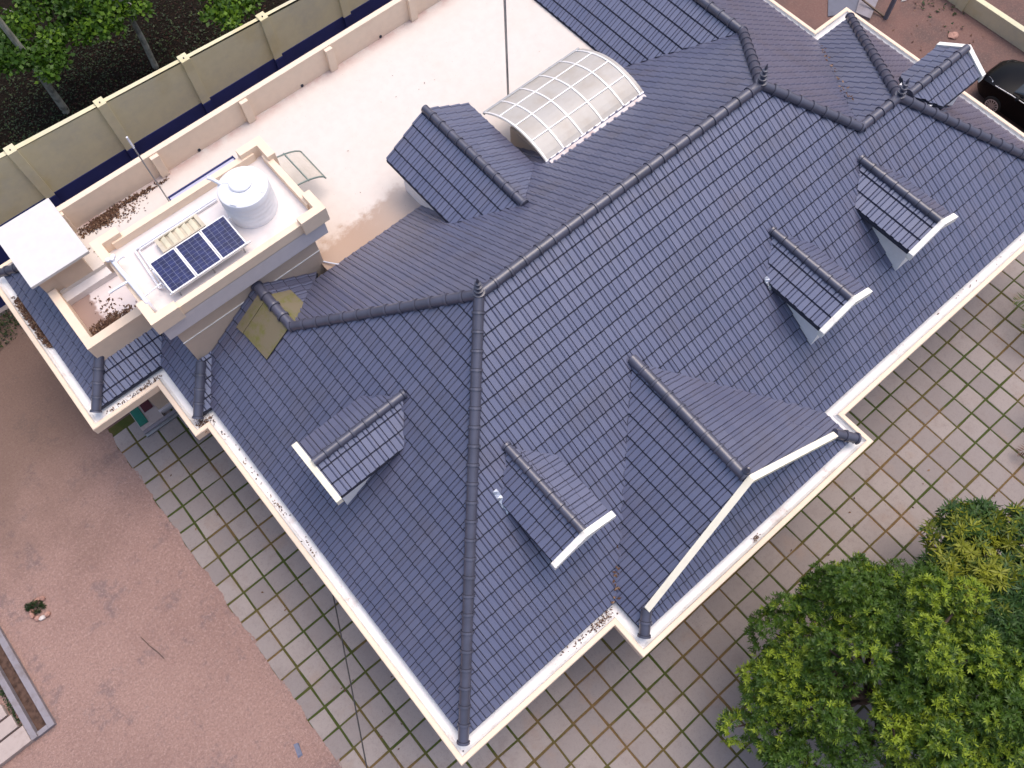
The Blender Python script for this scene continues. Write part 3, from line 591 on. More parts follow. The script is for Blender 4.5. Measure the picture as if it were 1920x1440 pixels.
m_ = MB(); m_.tube([(4.26,24.1,1.7),(4.26,24.1,5.2)], .028); m_.tube([(4.26,24.1,5.2),(4.26,24.1,5.8)], .04, 8, 1)
tag(m_.build('antenna_pole', [STEEL, PVC], smooth=True), 'slim pole with a white tip standing behind the tower', 'pole')
m_ = MB(); m_.tube([(18.24,19.08,1.7),(18.24,19.08,11.5)], .05); m_.lathe((18.24,19.08,1.7), [(.14,0),(.14,.03),(.06,.05)], 10)
tag(m_.build('mast', STEEL, smooth=True), 'tall thin grey mast standing on the white deck behind the arched canopy', 'mast')
m_ = MB(); m_.tube([(7.32,17.76,1.73),(7.78,17.02,1.86)], .03); tag(m_.build('stick', PVC), 'short pale stick lying at the corner of the deck and the tiles', 'stick')
# ------------------------------------------------------------------ leaf scatter
def leaves_mesh(name, leaves, mat, parent=None, origin=None):
    # leaves: arrays centre(n,3) dir(n,3) side(n,3) length width tv tw ; each leaf a bent pair of quads
    c, d, s_, L, Wd, tv, tw = leaves; n = len(c); nr = np.cross(d, s_); nr /= np.linalg.norm(nr, axis=1)[:,None]+1e-9
    L = L[:,None]; Wd = Wd[:,None]
    p0 = c; p1 = c+d*L*.45+s_*Wd*.5+nr*L*.05; p2 = c+d*L-nr*L*.12; p3 = c+d*L*.45-s_*Wd*.5+nr*L*.05
    v = np.stack([p0,p1,p2,p3], 1).reshape(-1,3); v[:,0] *= K; v[:,1] *= K; v[:,2] = (v[:,2]+H0)*K
    org = np.array(world_loc(parent)) if parent is not None else (np.array(W(origin)) if origin is not None else np.array([v[:,0].mean(), v[:,1].mean(), v[:,2].min()]))
    v = v-org
    me = bpy.data.meshes.new(name); me.vertices.add(4*n); me.vertices.foreach_set('co', v.ravel()); me.loops.add(4*n); me.polygons.add(n)
    me.loops.foreach_set('vertex_index', np.arange(4*n)); me.polygons.foreach_set('loop_start', np.arange(n)*4); me.polygons.foreach_set('loop_total', np.full(n,4)); me.materials.append(mat)
    for nm, a in (('tv', tv), ('tw', tw)): at = me.attributes.new(nm, 'FLOAT', 'FACE'); at.data.foreach_set('value', a.astype(np.float32))
    me.update(calc_edges=True); me.validate()
    o = bpy.data.objects.new(name, me); COL.objects.link(o)
    if parent is not None: o.parent = parent
    else: o.location = Vector(org)
    return o
def unit(a): return a/(np.linalg.norm(a, axis=1)[:,None]+1e-9)
def litter(name, spots, n, mat, z, size=.16, seed=1, tilt=.5):
    R = np.random.RandomState(seed); cs = []
    for (u, v, su, sv_, w_, pile) in spots:
        k = int(n*w_); a = R.normal(0,1,(k,2)); a = np.clip(a,-2.0,2.0); cz_ = z+R.uniform(.01,.03+pile,k)*np.exp(-(a**2).sum(1)/2.5)
        cs.append(np.stack([u+a[:,0]*su, v+a[:,1]*sv_, cz_+.01], 1))
    c = np.concatenate(cs); m = len(c); th = R.uniform(0,6.28,m); d = unit(np.stack([np.cos(th),np.sin(th),R.uniform(-tilt,tilt,m)],1)); s_ = unit(np.cross(d, np.stack([R.uniform(-.3,.3,m),R.uniform(-.3,.3,m),np.ones(m)],1)))
    L = size*R.uniform(.6,1.3,m); return leaves_mesh(name, (c,d,s_,L,L*R.uniform(.4,.6,m),R.uniform(0,1,m),R.uniform(0,1,m)), mat)
def stuff(o, label, cat): return tag(o, label, cat, kind='stuff')
stuff(litter('fallen_leaves', [(1.55,25.2,.42,.14,.42,.10),(2.4,25.38,.35,.08,.12,.05),(3.4,25.35,.3,.06,.1,.04),(2.6,25.0,.5,.25,.08,0),(2.2,24.0,.12,.06,.04,.02),(1.2,24.0,.25,.2,.05,0),(4.2,25.3,.3,.06,.05,.02)], 1500, LITTER, 1.7, .12), 'brown fallen leaves heaped along the foot of the deck parapet', 'leaf litter')
stuff(litter('fallen_leaves', [(-.55,21.05,.42,.24,.9,.18),(.2,21.1,.3,.2,.12,.05),(-.2,22.0,.3,.3,.04,0)], 1400, LITTER, 1.2, .12, seed=2), 'brown fallen leaves piled in the corner of the small lower terrace', 'leaf litter')
stuff(litter('fallen_leaves', [(-2.90,24.2,.13,.55,.5,.14),(-2.95,25.3,.12,.35,.25,.10),(-2.9,23.4,.12,.3,.2,.08)], 900, LITTER, -.16, .15, seed=3), 'brown fallen leaves filling the gutter at the far left', 'leaf litter')
stuff(litter('fallen_leaves', [(-.02,15.9,.16,.2,.4,.12),(-.95,18.8,.35,.06,.2,.02),(-2.1,18.8,.4,.05,.08,.0),(.3,9.2,.06,.5,.03,0),(.33,11.3,.05,.3,.06,.0),(.35,14.0,.06,1,.06,0),(6.7,.4,.25,.12,.22,.06),(5.8,.42,.5,.05,.08,.0),(12.9,-1.08,.1,.05,.06,.04),(26,.4,3,.04,.04,0)], 480, LITTER, -.18, .085, seed=4), 'scattered dry leaves lying in the front and left gutters', 'leaf litter')
# ------------------------------------------------------------------ boundary wall
bw = empty('boundary_wall', (15,31,-6)); bpy.context.view_layer.update(); tag(bw, 'long weathered cream boundary wall with a navy blue painted base', 'wall')
ztop = lambda p: 1.62-.056*p[0]
m_ = MB(); m_.prism([(-8,31.0),(60,31.0),(60,31.3),(-8,31.3)], -1.42, ztop); m_.build('wall_panel', BWALL, bw)
m_ = MB(); m_.prism([(-8,30.96),(60,30.96),(60,31.3),(-8,31.3)], -6, -1.42); m_.build('painted_base', NAVY, bw)
m_ = MB(); m_.prism([(-8,30.7),(60,30.7),(60,30.96),(-8,30.96)], -6, -5.8); m_.build('footing', CONC2, bw)
for i in range(-1, 9):
    u = .5+4.22*i
    m_ = MB(); m_.prism([(u-.22,30.86),(u+.22,30.86),(u+.22,31.36),(u-.22,31.36)], -1.44, lambda p: ztop((u,))+.12); pl_ = m_.build('pillar', BWALL, bw, bevel=.012)
    m_ = MB(); m_.prism([(u-.22,30.82),(u+.22,30.82),(u+.22,30.95),(u-.22,30.95)], -6, -1.445); m_.build('pillar_base', NAVY, pl_)
    m_ = MB(); m_.lathe((u,31.05,ztop((u,))+.12), [(.035,0),(.03,.05)], 8); m_.build('bolt', UNDER, pl_)
# low wall on the right, edge of the drive
lw = empty('low_wall', (46.4,11,-6)); bpy.context.view_layer.update(); tag(lw, 'low cream garden wall at the top right behind the black car', 'wall')
m_ = MB(); m_.box(46.25,46.6,2,40,-6,-5.0); m_.build('wall_panel', BWALL, lw, bevel=.015)
m_ = MB(); m_.box(46.15,46.75,12.2,12.7,-6,-4.9); m_.build('pillar', BWALL, lw, bevel=.015)
# ------------------------------------------------------------------ trees
def tree_crown(parent, lumps, per, kind, mat, seed, size, low=-.25):
    R = np.random.RandomState(seed); C_, D_l, S_l, LL, WW, TV, TW = [], [], [], [], [], [], []
    for (cx, cy, cz_, r, tone) in lumps:
        k = int(per*r*r); a = R.normal(0,1,(k,3)); a[:,2] = np.abs(a[:,2])*1.0+low; a = unit(a); rr = r*(R.uniform(.45,1.0,k)**.5)*(1+.18*np.sin(a[:,0]*7+cx)*np.cos(a[:,1]*6+cy))
        c = np.array([cx,cy,cz_])+a*rr[:,None]*np.array([1,1,.8]); nl = 8 if kind == 'sprig' else 11 if kind == 'rosette' else 5
        ax_ = unit(a+np.array([0,0,.6])+R.normal(0,.35,(k,3)))
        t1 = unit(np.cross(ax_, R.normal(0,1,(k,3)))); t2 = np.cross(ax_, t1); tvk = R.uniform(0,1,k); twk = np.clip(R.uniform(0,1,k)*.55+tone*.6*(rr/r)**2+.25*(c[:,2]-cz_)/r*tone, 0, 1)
        for j in range(nl):
            th = 2*math.pi*j/nl+R.uniform(-.3,.3,k); up_ = R.uniform(.1,.7,k) if kind != 'rosette' else R.uniform(-.1,.45,k)
            d = unit(t1*np.cos(th)[:,None]+t2*np.sin(th)[:,None]+ax_*up_[:,None]); st = c+ax_*(size*.5*(j%3)/3)
            if kind == 'broad': st = st+R.normal(0,size*.5,(k,3))
            s_ = unit(np.cross(d, ax_)+R.normal(0,.15,(k,3))); L = size*R.uniform(.7,1.2,k)
            C_.append(st); D_l.append(d); S_l.append(s_); LL.append(L); WW.append(L*(.30 if kind == 'sprig' else .22 if kind == 'rosette' else .75)); TV.append(np.clip(tvk+R.uniform(-.2,.2,k),0,1)); TW.append(twk)
    return leaves_mesh('crown', (np.concatenate(C_),np.concatenate(D_l),np.concatenate(S_l),np.concatenate(LL),np.concatenate(WW),np.concatenate(TV),np.concatenate(TW)), mat, parent)
def trunk(parent, base, lumps, r, mat, top):
    m_ = MB(); b = Vector(base); t = Vector(top); n = 6; pts = [b+(t-b)*i/n+Vector((rnd.uniform(-.08,.08),rnd.uniform(-.08,.08),0))*(0 if i in (0,n) else 1) for i in range(n+1)]
    m_.tube(pts, [r*(1.25-.75*i/n) for i in range(n+1)], 9)
    for l in lumps:
        e = Vector(l[:3]); s_ = min(pts[1:], key=lambda q: abs(q.z-(e.z-.6))); mid = (s_+e)/2+Vector((0,0,.3)); m_.tube([s_,mid,e], [r*.45,r*.28,r*.1], 6)
    return m_.build('trunk', mat, parent, True)
# leafy shrub-tree, bottom right
def blob(cx, cy, R0, zc, n, seed, r0, r1, tone=(0,1)):
    R = random.Random(seed); out = []
    for i in range(n):
        a = R.uniform(0, 6.283); q = R0*math.sqrt(R.random()); z = zc+(1-(q/R0)**2)*R0*.42+R.uniform(-.3,.3)
        out.append((cx+math.cos(a)*q, cy+math.sin(a)*q, z, R.uniform(r0, r1), R.uniform(*tone)))
    return out
t = empty('shade_tree', (12.4,-7.6,-6)); bpy.context.view_layer.update(); tag(t, 'big bushy tree with fine green leaves at the bottom right', 'tree')
L1 = blob(12.5,-7.9,4.3,-1.6,34,5,.8,1.3)+[(9.3,-5.3,-1.6,.9,.5),(9.6,-4.6,-1.2,.7,.9),(11.3,-3.9,-1.5,.95,.3),(12.0,-3.6,-1.0,.7,.6),(13.6,-4.0,-1.3,.8,.1),(15.0,-4.6,-1.2,.8,.2),(8.9,-6.2,-1.7,1.0,.6),(8.6,-7.1,-1.8,.8,.8),(10.3,-6.0,-.6,1.0,.8),(12.6,-6.0,-.2,1.1,.7),(14.7,-6.3,-.4,1.0,.4),(16.0,-5.6,-1.3,.8,.3),(16.6,-6.4,-1.2,.9,.4),(15.5,-5.2,-1.0,.6,.6),(14.3,-4.1,-1.6,.6,.2),(12.8,-4.3,-.9,.9,.6),(11.2,-5.0,-.7,1.0,.7),(10.0,-4.9,-1.0,.8,.6),(13.9,-5.2,-.6,1.0,.4)]+blob(13.2,-7.5,3.6,.2,22,15,.45,.75,(.3,1))+blob(16.2,-10.6,3.0,-1.4,18,19,.7,1.1,(.1,.9))+[(8.0,-5.2,-1.9,.6,.8),(8.3,-8.3,-1.6,.8,.5),(9.0,-9.4,-1.4,.9,.4)]
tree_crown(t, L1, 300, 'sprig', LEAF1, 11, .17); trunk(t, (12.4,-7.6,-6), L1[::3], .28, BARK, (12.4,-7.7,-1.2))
t = empty('mango_tree', (19.8,-9.4,-6)); bpy.context.view_layer.update(); tag(t, 'mango tree with whorls of long leaves and yellow-green new growth, right edge', 'tree')
L2 = blob(19.7,-9.6,3.5,-1.9,22,8,.75,1.15,(0,.5))+[(17.9,-6.6,-1.4,.8,1),(19.0,-6.3,-1.2,.8,1.1),(17.2,-7.6,-1.0,.8,1.1),(18.3,-7.6,-.7,.8,1.0),(20.2,-6.6,-1.5,.6,.8),(16.2,-6.4,-1.9,.5,1.2),(16.9,-6.6,-1.7,.5,1.2),(21.6,-8.4,-1.2,.8,.9),(19.9,-5.9,-1.9,.7,1.0),(18.9,-5.6,-2.3,.6,.9),(20.8,-7.3,-1.3,.9,.9),(18.0,-8.9,-.9,.9,.5),(17.0,-9.4,-1.2,.9,.2),(16.3,-8.2,-1.3,.8,.6),(19.3,-8.3,-.6,.9,.9)]
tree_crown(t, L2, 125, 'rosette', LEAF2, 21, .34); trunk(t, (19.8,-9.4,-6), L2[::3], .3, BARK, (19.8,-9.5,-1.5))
# woodland beyond the boundary wall
def ftree(base, top, r, mat, lumps, label, size=.27, per=170, seed=3):
    t = empty('woodland_tree', base); bpy.context.view_layer.update(); tag(t, label, 'tree', 'woodland trees beyond the boundary wall')
    if lumps: tree_crown(t, lumps, per, 'broad', LEAF3, seed, size, -.1)
    trunk(t, base, [l for l in lumps if math.hypot(l[0]-base[0], l[1]-base[1]) < 1.6 or l[2] > 2][:5], r, mat, top)
ftree((3.68,40.07,-6), (3.6,40.3,7.0), .17, BARKP, [(3.4,41.0,-1.9,.8,.2),(4.6,39.3,-2.2,.75,.4),(3.0,39.9,-1.8,.7,.3),(4.9,40.6,-2.6,.6,.6),(4.1,38.6,-2.3,.5,.5),(2.6,41.4,-2,.7,.3),(3.9,39.6,-2.0,.5,.3),(4.2,41.6,-1.6,.8,.6),(5.3,40.2,-2.0,.6,.7),(5.6,42.3,-1.5,.8,.5),(2.4,40.6,-1.6,.6,.6),(3.2,42.8,4.5,1.4,.5)], 'slim woodland tree with a mottled pale trunk at the far left', seed=31)
ftree((9.1,39.55,-6), (9.3,39.8,7.0), .14, BARKP, [(8.2,39.3,-2.0,.7,.8),(7.4,39.2,-2.1,.65,.7),(6.6,39.7,-2.3,.5,.6),(9.3,40.1,-1.8,.7,.8),(9.7,39.0,-2.0,.45,.9),(8.9,41.0,-2.0,.8,.6),(6.3,41.3,-2.6,.6,.3),(7.6,40.6,-2.2,.5,.4),(8.3,40.2,-1.4,.8,.9),(9.9,40.6,-1.4,.8,.7),(7.0,41.6,-1.6,.8,.5),(10.6,41.0,-1.8,.7,.6),(9.2,42.5,4.8,1.4,.5)], 'slim woodland tree with olive trunk and bright leaves, middle of the woodland', seed=32)
ftree((13.6,38.2,-6), (13.7,37.9,6.0), .15, BARK, [(13.2,35.6,-1.9,.65,.9),(12.5,36.2,-2.0,.5,.8),(14.2,35.7,-2.0,.6,.8),(12.8,35.0,-2.0,.4,1.0),(14.4,37.0,-1.7,.8,.5),(13.1,37.4,-1.6,.7,.5),(13.5,38.5,4.5,1.4,.5)], 'woodland tree whose bright leaves hang over the boundary wall near its fourth pillar', seed=33)
stuff(litter('woodland_leaf_litter', [(7,39,5,4.5,1.0,.05),(3,37,3,3,.3,.05),(12,40,4,3,.3,.05)], 9000, LITTERD, -5.97, .14, 6, .4), 'dark layer of dead leaves on the woodland floor beyond the boundary wall', 'leaf litter')
m_ = MB(); m_.tube([(4.2,43.5,-1.5),(5.0,42.6,-1.9),(5.7,41.6,-2.5),(6.0,40.9,-3.2)], [.03,.03,.025,.015], 6); tag(m_.build('bare_branch', BARKP, smooth=True), 'bare pale curved branch among the leaves at the top left', 'branch')
stuff(litter('undergrowth', [(5.5,42,3,2,.5,.4),(12,40,3,2.4,.3,.4),(1,39,1.5,2,.25,.3),(-6.5,30,1.6,.5,.35,.25)], 3600, WEED, -5.9, .15, 9, .8), 'low green weeds growing on the dark ground along the boundary wall', 'undergrowth')
# palms: fronds reach into the frame at the right edge
def palm(base, hgt, dirs, label, L=2.6, seed=1, dry=False):
    t = empty('palm_tree', base); bpy.context.view_layer.update(); tag(t, label, 'palm', 'small palms at the right edge')
    m_ = MB(); m_.tube([base, (base[0],base[1],base[2]+hgt)], [.16,.11], 8); m_.build('trunk', BARK, t, True)
    R = np.random.RandomState(seed)
    for (a, dip) in dirs:
        c, s_ = math.cos(a), math.sin(a); n = 26; pts = []
        for i in range(n+1):
            q = i/n; pts.append((base[0]+c*L*q, base[1]+s_*L*q, base[2]+hgt+.5*math.sin(q*2.2)*(1-dip)-dip*q*q*1.6))
        P_ = np.array(pts); cc, dd, ss = [], [], []
        for i in range(3, n):
            tn = P_[i+1]-P_[i]; tn /= np.linalg.norm(tn); sd2 = np.cross(tn,[0,0,1.]); sd2 /= np.linalg.norm(sd2)
            for s2 in (-1, 1):
                d_ = tn*.8+sd2*s2*.9+np.array([0,0,-.25])+R.normal(0,.1,3); d_ /= np.linalg.norm(d_); cc.append(P_[i]); dd.append(d_); ss.append(np.cross(d_,[0,0,1.])/np.linalg.norm(np.cross(d_,[0,0,1.])))
        k = len(cc); Lr = np.array([.75*math.sin(math.pi*min(1,.25+.75*(i//2)/(k/2))) +.18 for i in range(k)])
        fr = leaves_mesh('frond', (np.array(cc),np.array(dd),np.array(ss),Lr,np.full(k,.06),R.uniform(0,1,k),R.uniform(.5 if dry else 0,1,k)), LITTER if dry else LEAF4, t)
palm((33.0,-3.0,-6), 1.6, [(2.85,.3),(3.35,.6),(2.2,.3),(4.2,.3),(1.2,.3),(0.2,.3),(5.2,.3)], 'green palm whose frond tips show at the right edge over the paving', 2.3, 3)
palm((28.3,-7.6,-6), 1.5, [(2.45,.7),(3.2,.4),(1.6,.4),(4.2,.4),(5.2,.4),(.5,.4)], 'palm with a dry brown frond at the right edge above the mango tree', 2.7, 4, True)
# ------------------------------------------------------------------ car
car = empty('parked_car', (42.7,4.6,-6)); bpy.context.view_layer.update(); tag(car, 'black hatchback car parked on the drive beyond the right gutter', 'car')
def car_geo():
    cx, y1 = 42.72, 8.25; hw_ = 1.42; zb_ = -5.62
    st = [(0,.78,-5.1,-5.05),(.12,.98,-4.92,-4.85),(.45,1.2,-4.72,-4.62),(1.1,1.36,-4.55,-4.42),(1.9,1.42,-4.42,-4.28),(2.5,1.42,-4.36,-4.2),(4.5,1.42,-4.34,-4.2),(6.0,1.40,-4.3,-4.18),(6.8,1.32,-4.35,-4.25),(7.05,1.15,-4.6,-4.5)]
    m_ = MB(); rings = []
    for d, w, zs, zt in st:
        y = y1-d; lo = zb_+(.12 if d < .3 or d > 6.9 else 0)
        rings.append([(cx-w*.92,y,lo),(cx-w,y,lo+.25),(cx-w,y,zs-.25),(cx-w*.95,y,zs),(cx-w*.62,y,zt),(cx,y,zt+.05),(cx+w*.62,y,zt),(cx+w*.95,y,zs),(cx+w,y,zs-.25),(cx+w,y,lo+.25),(cx+w*.92,y,lo)])
    n = 11; vs = [p for r in rings for p in r]; fs = []
    for i in range(len(rings)-1):
        for k in range(n): fs.append((i*n+k, (i+1)*n+k, (i+1)*n+(k+1)%n, i*n+(k+1)%n))
    fs.append(tuple(range(n))); fs.append(tuple((len(rings)-1)*n+k for k in range(n-1,-1,-1))); m_.add(vs, fs)
    body = m_.build('body', BLACKP, car, True, angle=50)
    # cabin
    def loft(sts, mat, nm, par):
        m_ = MB(); rings = [[(cx-w,y1-d,z0),(cx-w*.96,y1-d,z0+(z1-z0)*.5),(cx-w*.84,y1-d,z1-.06),(cx-w*.5,y1-d,z1),(cx,y1-d,z1+.03),(cx+w*.5,y1-d,z1),(cx+w*.84,y1-d,z1-.06),(cx+w*.96,y1-d,z0+(z1-z0)*.5),(cx+w,y1-d,z0)] for d, w, z0, z1 in sts]
        n = 9; vs = [p for r in rings for p in r]; fs = []
        for i in range(len(rings)-1):
            for k in range(n-1): fs.append((i*n+k, (i+1)*n+k, (i+1)*n+k+1, i*n+k+1))
        fs.append(tuple(range(n))); fs.append(tuple((len(rings)-1)*n+k for k in range(n-1,-1,-1))); m_.add(vs, fs); return m_.build(nm, mat, par, True, angle=50)
    loft([(1.95,1.28,-4.32,-4.22),(3.0,1.28,-4.3,-3.68),(6.2,1.24,-4.3,-3.72),(6.95,1.15,-4.35,-4.1)], GLASSD, 'window', car)
    loft([(2.92,1.10,-3.74,-3.62),(3.3,1.12,-3.74,-3.55),(5.0,1.12,-3.74,-3.54),(6.25,1.08,-3.78,-3.64)], BLACKP, 'roof', car)
    for s_ in (-1, 1):
        m_ = MB(); m_.add([(cx+s_*.72,y1-.18,-4.86),(cx+s_*1.05,y1-.32,-4.84),(cx+s_*1.22,y1-.75,-4.68),(cx+s_*1.02,y1-.72,-4.58),(cx+s_*.82,y1-.42,-4.64)], [(0,1,2,3,4)] if s_ > 0 else [(4,3,2,1,0)])
        hl = m_.build('headlight', LAMPG, car)
        m_ = MB(); m_.tube([(cx+s_*1.33,y1-1.0,-4.46),(cx+s_*1.40,y1-2.0,-4.31),(cx+s_*1.42,y1-4.5,-4.25),(cx+s_*1.40,y1-6.2,-4.23)], .018, 6); m_.build('trim', ALU, car, True)
        m_ = MB(); m_.lathe((0,0,0), [(.04,0),(.14,.04),(.15,.12),(.08,.2)], 10); m_.v = [(cx+s_*1.58+p[0], y1-2.35+p[1]*.7, -4.3+p[2]) for p in m_.v]; m_.build('mirror', BLACKP, car, True)
        for d in (1.45, 5.75):
            y = y1-d; m_ = MB(); x0 = cx+s_*1.2; x1 = cx+s_*1.45
            m_.tube([(x0,y,-5.47),(x0+s_*.03,y,-5.47),(x1-s_*.04,y,-5.47),(x1,y,-5.47)], [.45,.5,.5,.42], 28); wh = m_.build('wheel', BLACKT, car, True)
            m_ = MB()
            for k in range(12):
                a = 6.283*k/12; m_.beam((x1+s_*.01,y+math.cos(a)*.06,-5.47+math.sin(a)*.06), (x1+s_*.01,y+math.cos(a)*.34,-5.47+math.sin(a)*.34), .05, .04, up=(1,0,0))
            m_.tube([(x1,y,-5.47),(x1+s_*.03,y,-5.47)], .09, 12); nr = 28
            ring_ = [[(x1+s_*.012, y+math.cos(6.283*k/nr)*r, -5.47+math.sin(6.283*k/nr)*r) for k in range(nr)] for r in (.31,.37)]; m_.add(ring_[0]+ring_[1], [(k,(k+1)%nr,nr+(k+1)%nr,nr+k) for k in range(nr)])
            m_.build('rim', RIMM, wh)
car_geo()
# ------------------------------------------------------------------ yard things
dr = empty('drain_channel', (-12.4,15,-6)); bpy.context.view_layer.update(); tag(dr, 'open grey concrete drain channel beside the gravel at the lower left', 'drain')
m_ = MB(); m_.box(-12.15,-11.88,12.0,40,-6,-5.78); m_.box(-12.85,-12.6,12.0,40,-6,-5.7); m_.box(-12.6,-12.15,12.0,12.2,-6,-5.78); m_.build('kerb', CONC, dr, bevel=.012)
m_ = MB(); m_.box(-12.6,-12.15,12.2,40,-6,-5.965); m_.build('channel_bed', simple('drain_bed', (.10,.06,.045), .9, 0, .2, .6, 8, .3), dr)
m_ = MB(); m_.box(-18,-12.86,12.02,12.75,-6,-5.68); tag(m_.build('concrete_slab', CONC2, bevel=.015), 'pale concrete slab at the end of the drain channel, lower left corner', 'slab')
for i, (v0, v1, z1) in enumerate(((12.85,13.45,-5.72),(13.55,14.1,-5.76),(14.2,14.7,-5.8))):
    m_ = MB(); m_.box(-18,-13.05-.15*i,v0,v1,-6,z1); tag(m_.build('concrete_slab', CONC2, bevel=.02), ['concrete plank just above the pale end slab, lower left', 'middle concrete plank beside the drain channel, lower left', 'uppermost concrete plank beside the drain channel, lower left'][i], 'slab', 'concrete planks beside the drain')
stuff(litter('drain_weeds', [(-12.98,14.6,.05,1.2,1,.12)], 260, WEED, -5.9, .12, 12, .8), 'narrow strip of weeds growing between the drain and the concrete planks', 'weeds')
R = random.Random(4)
for i in range(8):
    a = -1.35+i*.55+(.15 if i > 4 else 0); cx, cy = -10.2+.42*math.cos(a+2.3), 16.55+.42*math.sin(a+2.3)
    bm = bmesh.new(); bmesh.ops.create_icosphere(bm, subdivisions=2, radius=1)
    m_ = MB(); sc = (R.uniform(.12,.17), R.uniform(.09,.13), R.uniform(.08,.12)); an = a+R.uniform(-.3,.3)+2.3+1.57
    off = [R.uniform(.85,1.15) for _ in bm.verts]; bm.verts.index_update()
    m_.add([(cx+(v.co.x*sc[0]*math.cos(an)-v.co.y*sc[1]*math.sin(an))*off[v.index], cy+(v.co.x*sc[0]*math.sin(an)+v.co.y*sc[1]*math.cos(an))*off[v.index], -5.93+v.co.z*sc[2]*off[v.index]) for v in bm.verts], [[v.index for v in f.verts] for f in bm.faces]); bm.free()
    o = m_.build('stone', STONEW if i in (6,) else STONE); tag(o, 'pale white stone in the ring around the small plant' if i == 6 else 'pinkish stone in the ring around the small plant', 'stone', 'stones ringing the small plant')
pl = empty('small_plant', (-10.25,16.6,-6)); bpy.context.view_layer.update(); tag(pl, 'small dark green plant inside a ring of stones on the gravel', 'plant')
tree_crown(pl, [(-10.35,16.75,-5.9,.28,.2),(-10.5,16.9,-5.92,.2,.3),(-10.2,16.55,-5.95,.16,.0)], 700, 'sprig', WEED, 51, .10)
m_ = MB(); m_.tube([(-10.3,16.7,-6),(-10.35,16.75,-5.75)], [.03,.01], 6); m_.build('stem', BARK, pl)
m_ = MB(); n = 24; pa, pb = Vector((1.45,11.0,-1.2)), Vector((-6.5,-6.0,-1.6)); m_.tube([pa+(pb-pa)*i/n-Vector((0,0,1))*.5*math.sin(math.pi*i/n) for i in range(n+1)], .026, 6)
tag(m_.build('overhead_wire', CABLEM), 'thin dark wire strung from under the left eave over the paving', 'wire')
fr = empty('metal_frame', (43.0,15.0,-6)); bpy.context.view_layer.update(); tag(fr, 'small weathered post with two slanting struts at the top, beyond the far roof corner', 'post')
m_ = MB(); m_.box(42.45,42.65,14.65,14.85,-6,-4.6); m_.build('post', ROAD, fr)
for e in ((43.6,14.75,-5.9),(42.3,15.9,-5.9)): m_ = MB(); m_.beam((42.55,14.75,-5.95), (e[0]+.9*(e[0]-42.55)*.2, e[1]+.5, -5.6), .08, .08); m_.build('strut', WOODD, fr)
def rock(name, p, s, mat, label, cat):
    bm = bmesh.new(); bmesh.ops.create_icosphere(bm, subdivisions=2, radius=1); m_ = MB(); off = [R.uniform(.8,1.15) for _ in bm.verts]; bm.verts.index_update()
    m_.add([(p[0]+v.co.x*s[0]*off[v.index], p[1]+v.co.y*s[1]*off[v.index], p[2]+v.co.z*s[2]) for v in bm.verts], [[v.index for v in f.verts] for f in bm.faces]); bm.free(); tag(m_.build(name, mat, smooth=True), label, cat)
rock('flat_stone', (44.3,11.4,-5.95), (.32,.26,.1), STONE, 'flat tan stone on the brown ground before the low wall', 'stone')
rock('flat_stone', (44.6,15.0,-5.95), (.4,.16,.1), STONEW, 'pale oblong stone near the slanting strut post, top right', 'stone')
stuff(litter('drive_leaves', [(44.5,10.5,2.0,2.5,1,.0)], 90, LITTER, -5.99, .14, 14, .3), 'few dry leaves scattered on the brown drive behind the car', 'leaf litter')
stuff(litter('paving_leaves', [(-2,8,1.2,5,.5,0),(18,-4,6,1.6,.5,0)], 46, LITTER, -5.955, .13, 15, .3), 'few small dry leaves scattered over the paving slabs', 'leaf litter')
stuff(litter('yard_weeds', [(40.0,14.4,.6,.5,1,.2),(45.5,15.5,.6,2,.4,.2)], 300, WEED, -5.95, .22, 16, .8), 'patch of green weeds by the concrete apron at the far roof corner', 'weeds')

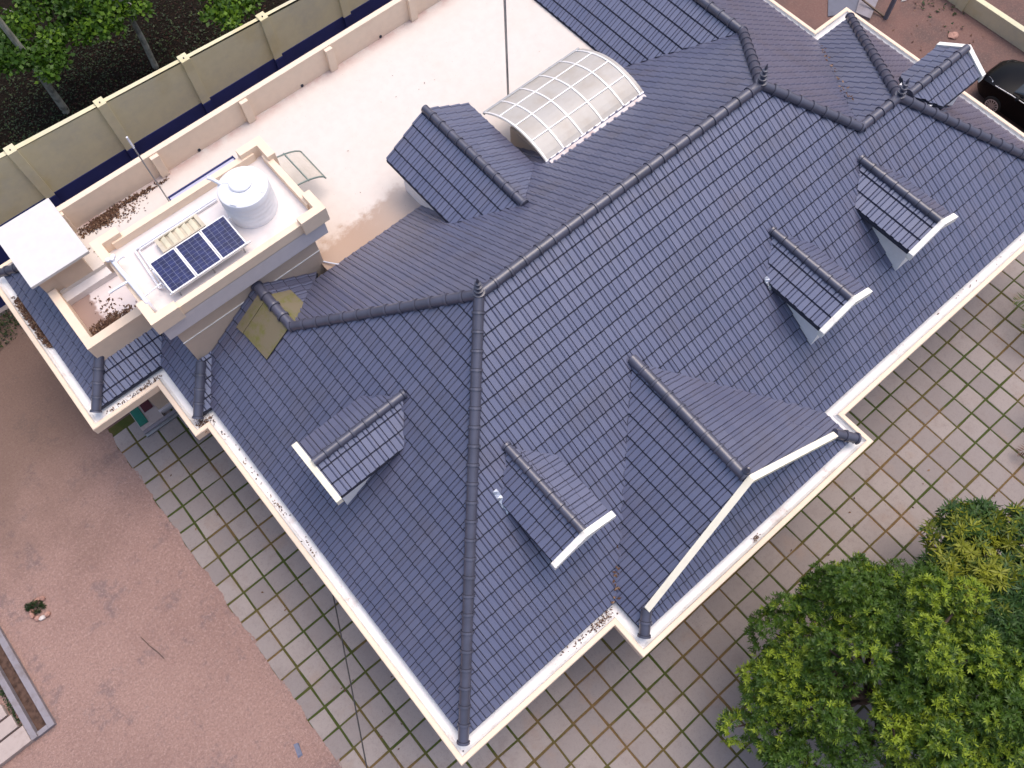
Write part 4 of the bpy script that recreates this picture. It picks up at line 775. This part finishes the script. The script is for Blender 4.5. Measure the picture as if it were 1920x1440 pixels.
def valley_litter(p, q, n, seed, wd=.12, label=''):
    R = np.random.RandomState(seed); t = R.uniform(0,1,n)**1.3; p, q = np.array(p), np.array(q); c = p+(q-p)*t[:,None]+R.normal(0,1,(n,3))*np.array([wd,wd,.0])+np.array([0,0,.16])
    th = R.uniform(0,6.28,n); d = unit(np.stack([np.cos(th),np.sin(th),R.uniform(-.3,.3,n)],1)); s_ = unit(np.cross(d, np.array([[0,0,1.]])+R.normal(0,.2,(n,3)))); L = .14*R.uniform(.6,1.3,n)
    stuff(leaves_mesh('fallen_leaves', (c,d,s_,L,L*.5,R.uniform(0,1,n),R.uniform(0,1,n)), LITTER), label, 'leaf litter')
valley_litter((31.6,12.6,.5), (27.3,8.6,3.5), 46, 71, .10, 'dry leaves caught in the far right roof valley')
valley_litter((7.3,.5,.05), (8.6,1.8,.85), 22, 72, .05, 'few dry leaves caught at the foot of the front gable valley')
valley_litter((23.3,17.0,1.75), (25.0,14.9,3.0), 30, 73, .06, 'dry leaves caught in the valley behind the arched canopy')
BLUE = simple('blue_plastic', (.13, .14, .20), .5, 0, .4, .3, 8, .2)
m_ = MB(); m_.hexa([(-5.15,4.62,-5.98),(-4.95,4.6,-5.98),(-4.92,4.66,-5.93),(-5.12,4.7,-5.93)], [(-4.98,5.1,-5.98),(-4.82,5.05,-5.98),(-4.85,5.1,-5.92),(-5.0,5.15,-5.92)]); tag(m_.build('plastic_scrap', BLUE), 'small bluish plastic scrap lying on the gravel near the paving edge', 'scrap')
m_ = MB(); m_.tube([(-7.55,12.75,-5.96),(-7.45,12.2,-5.94),(-7.3,11.7,-5.93),(-7.25,11.35,-5.96)], .011, 6); tag(m_.build('twig', BARK, smooth=True), 'thin dark curved twig lying in the middle of the gravel', 'twig')

for u in (6.6, 11.9, 16.2):
    m_ = MB(); m_.tube([(u,25.59,1.80),(u,25.56,1.80)], .07, 12); m_.build('drain_outlet', UNDER, house)
stuff(litter('deck_specks', [(12,21,4.5,2.6,1,0),(17,22.5,3,1.5,.4,0)], 11, LITTER, 1.7, .07, 18, .2), 'few tiny dry leaves scattered on the white roof terrace', 'leaf litter')
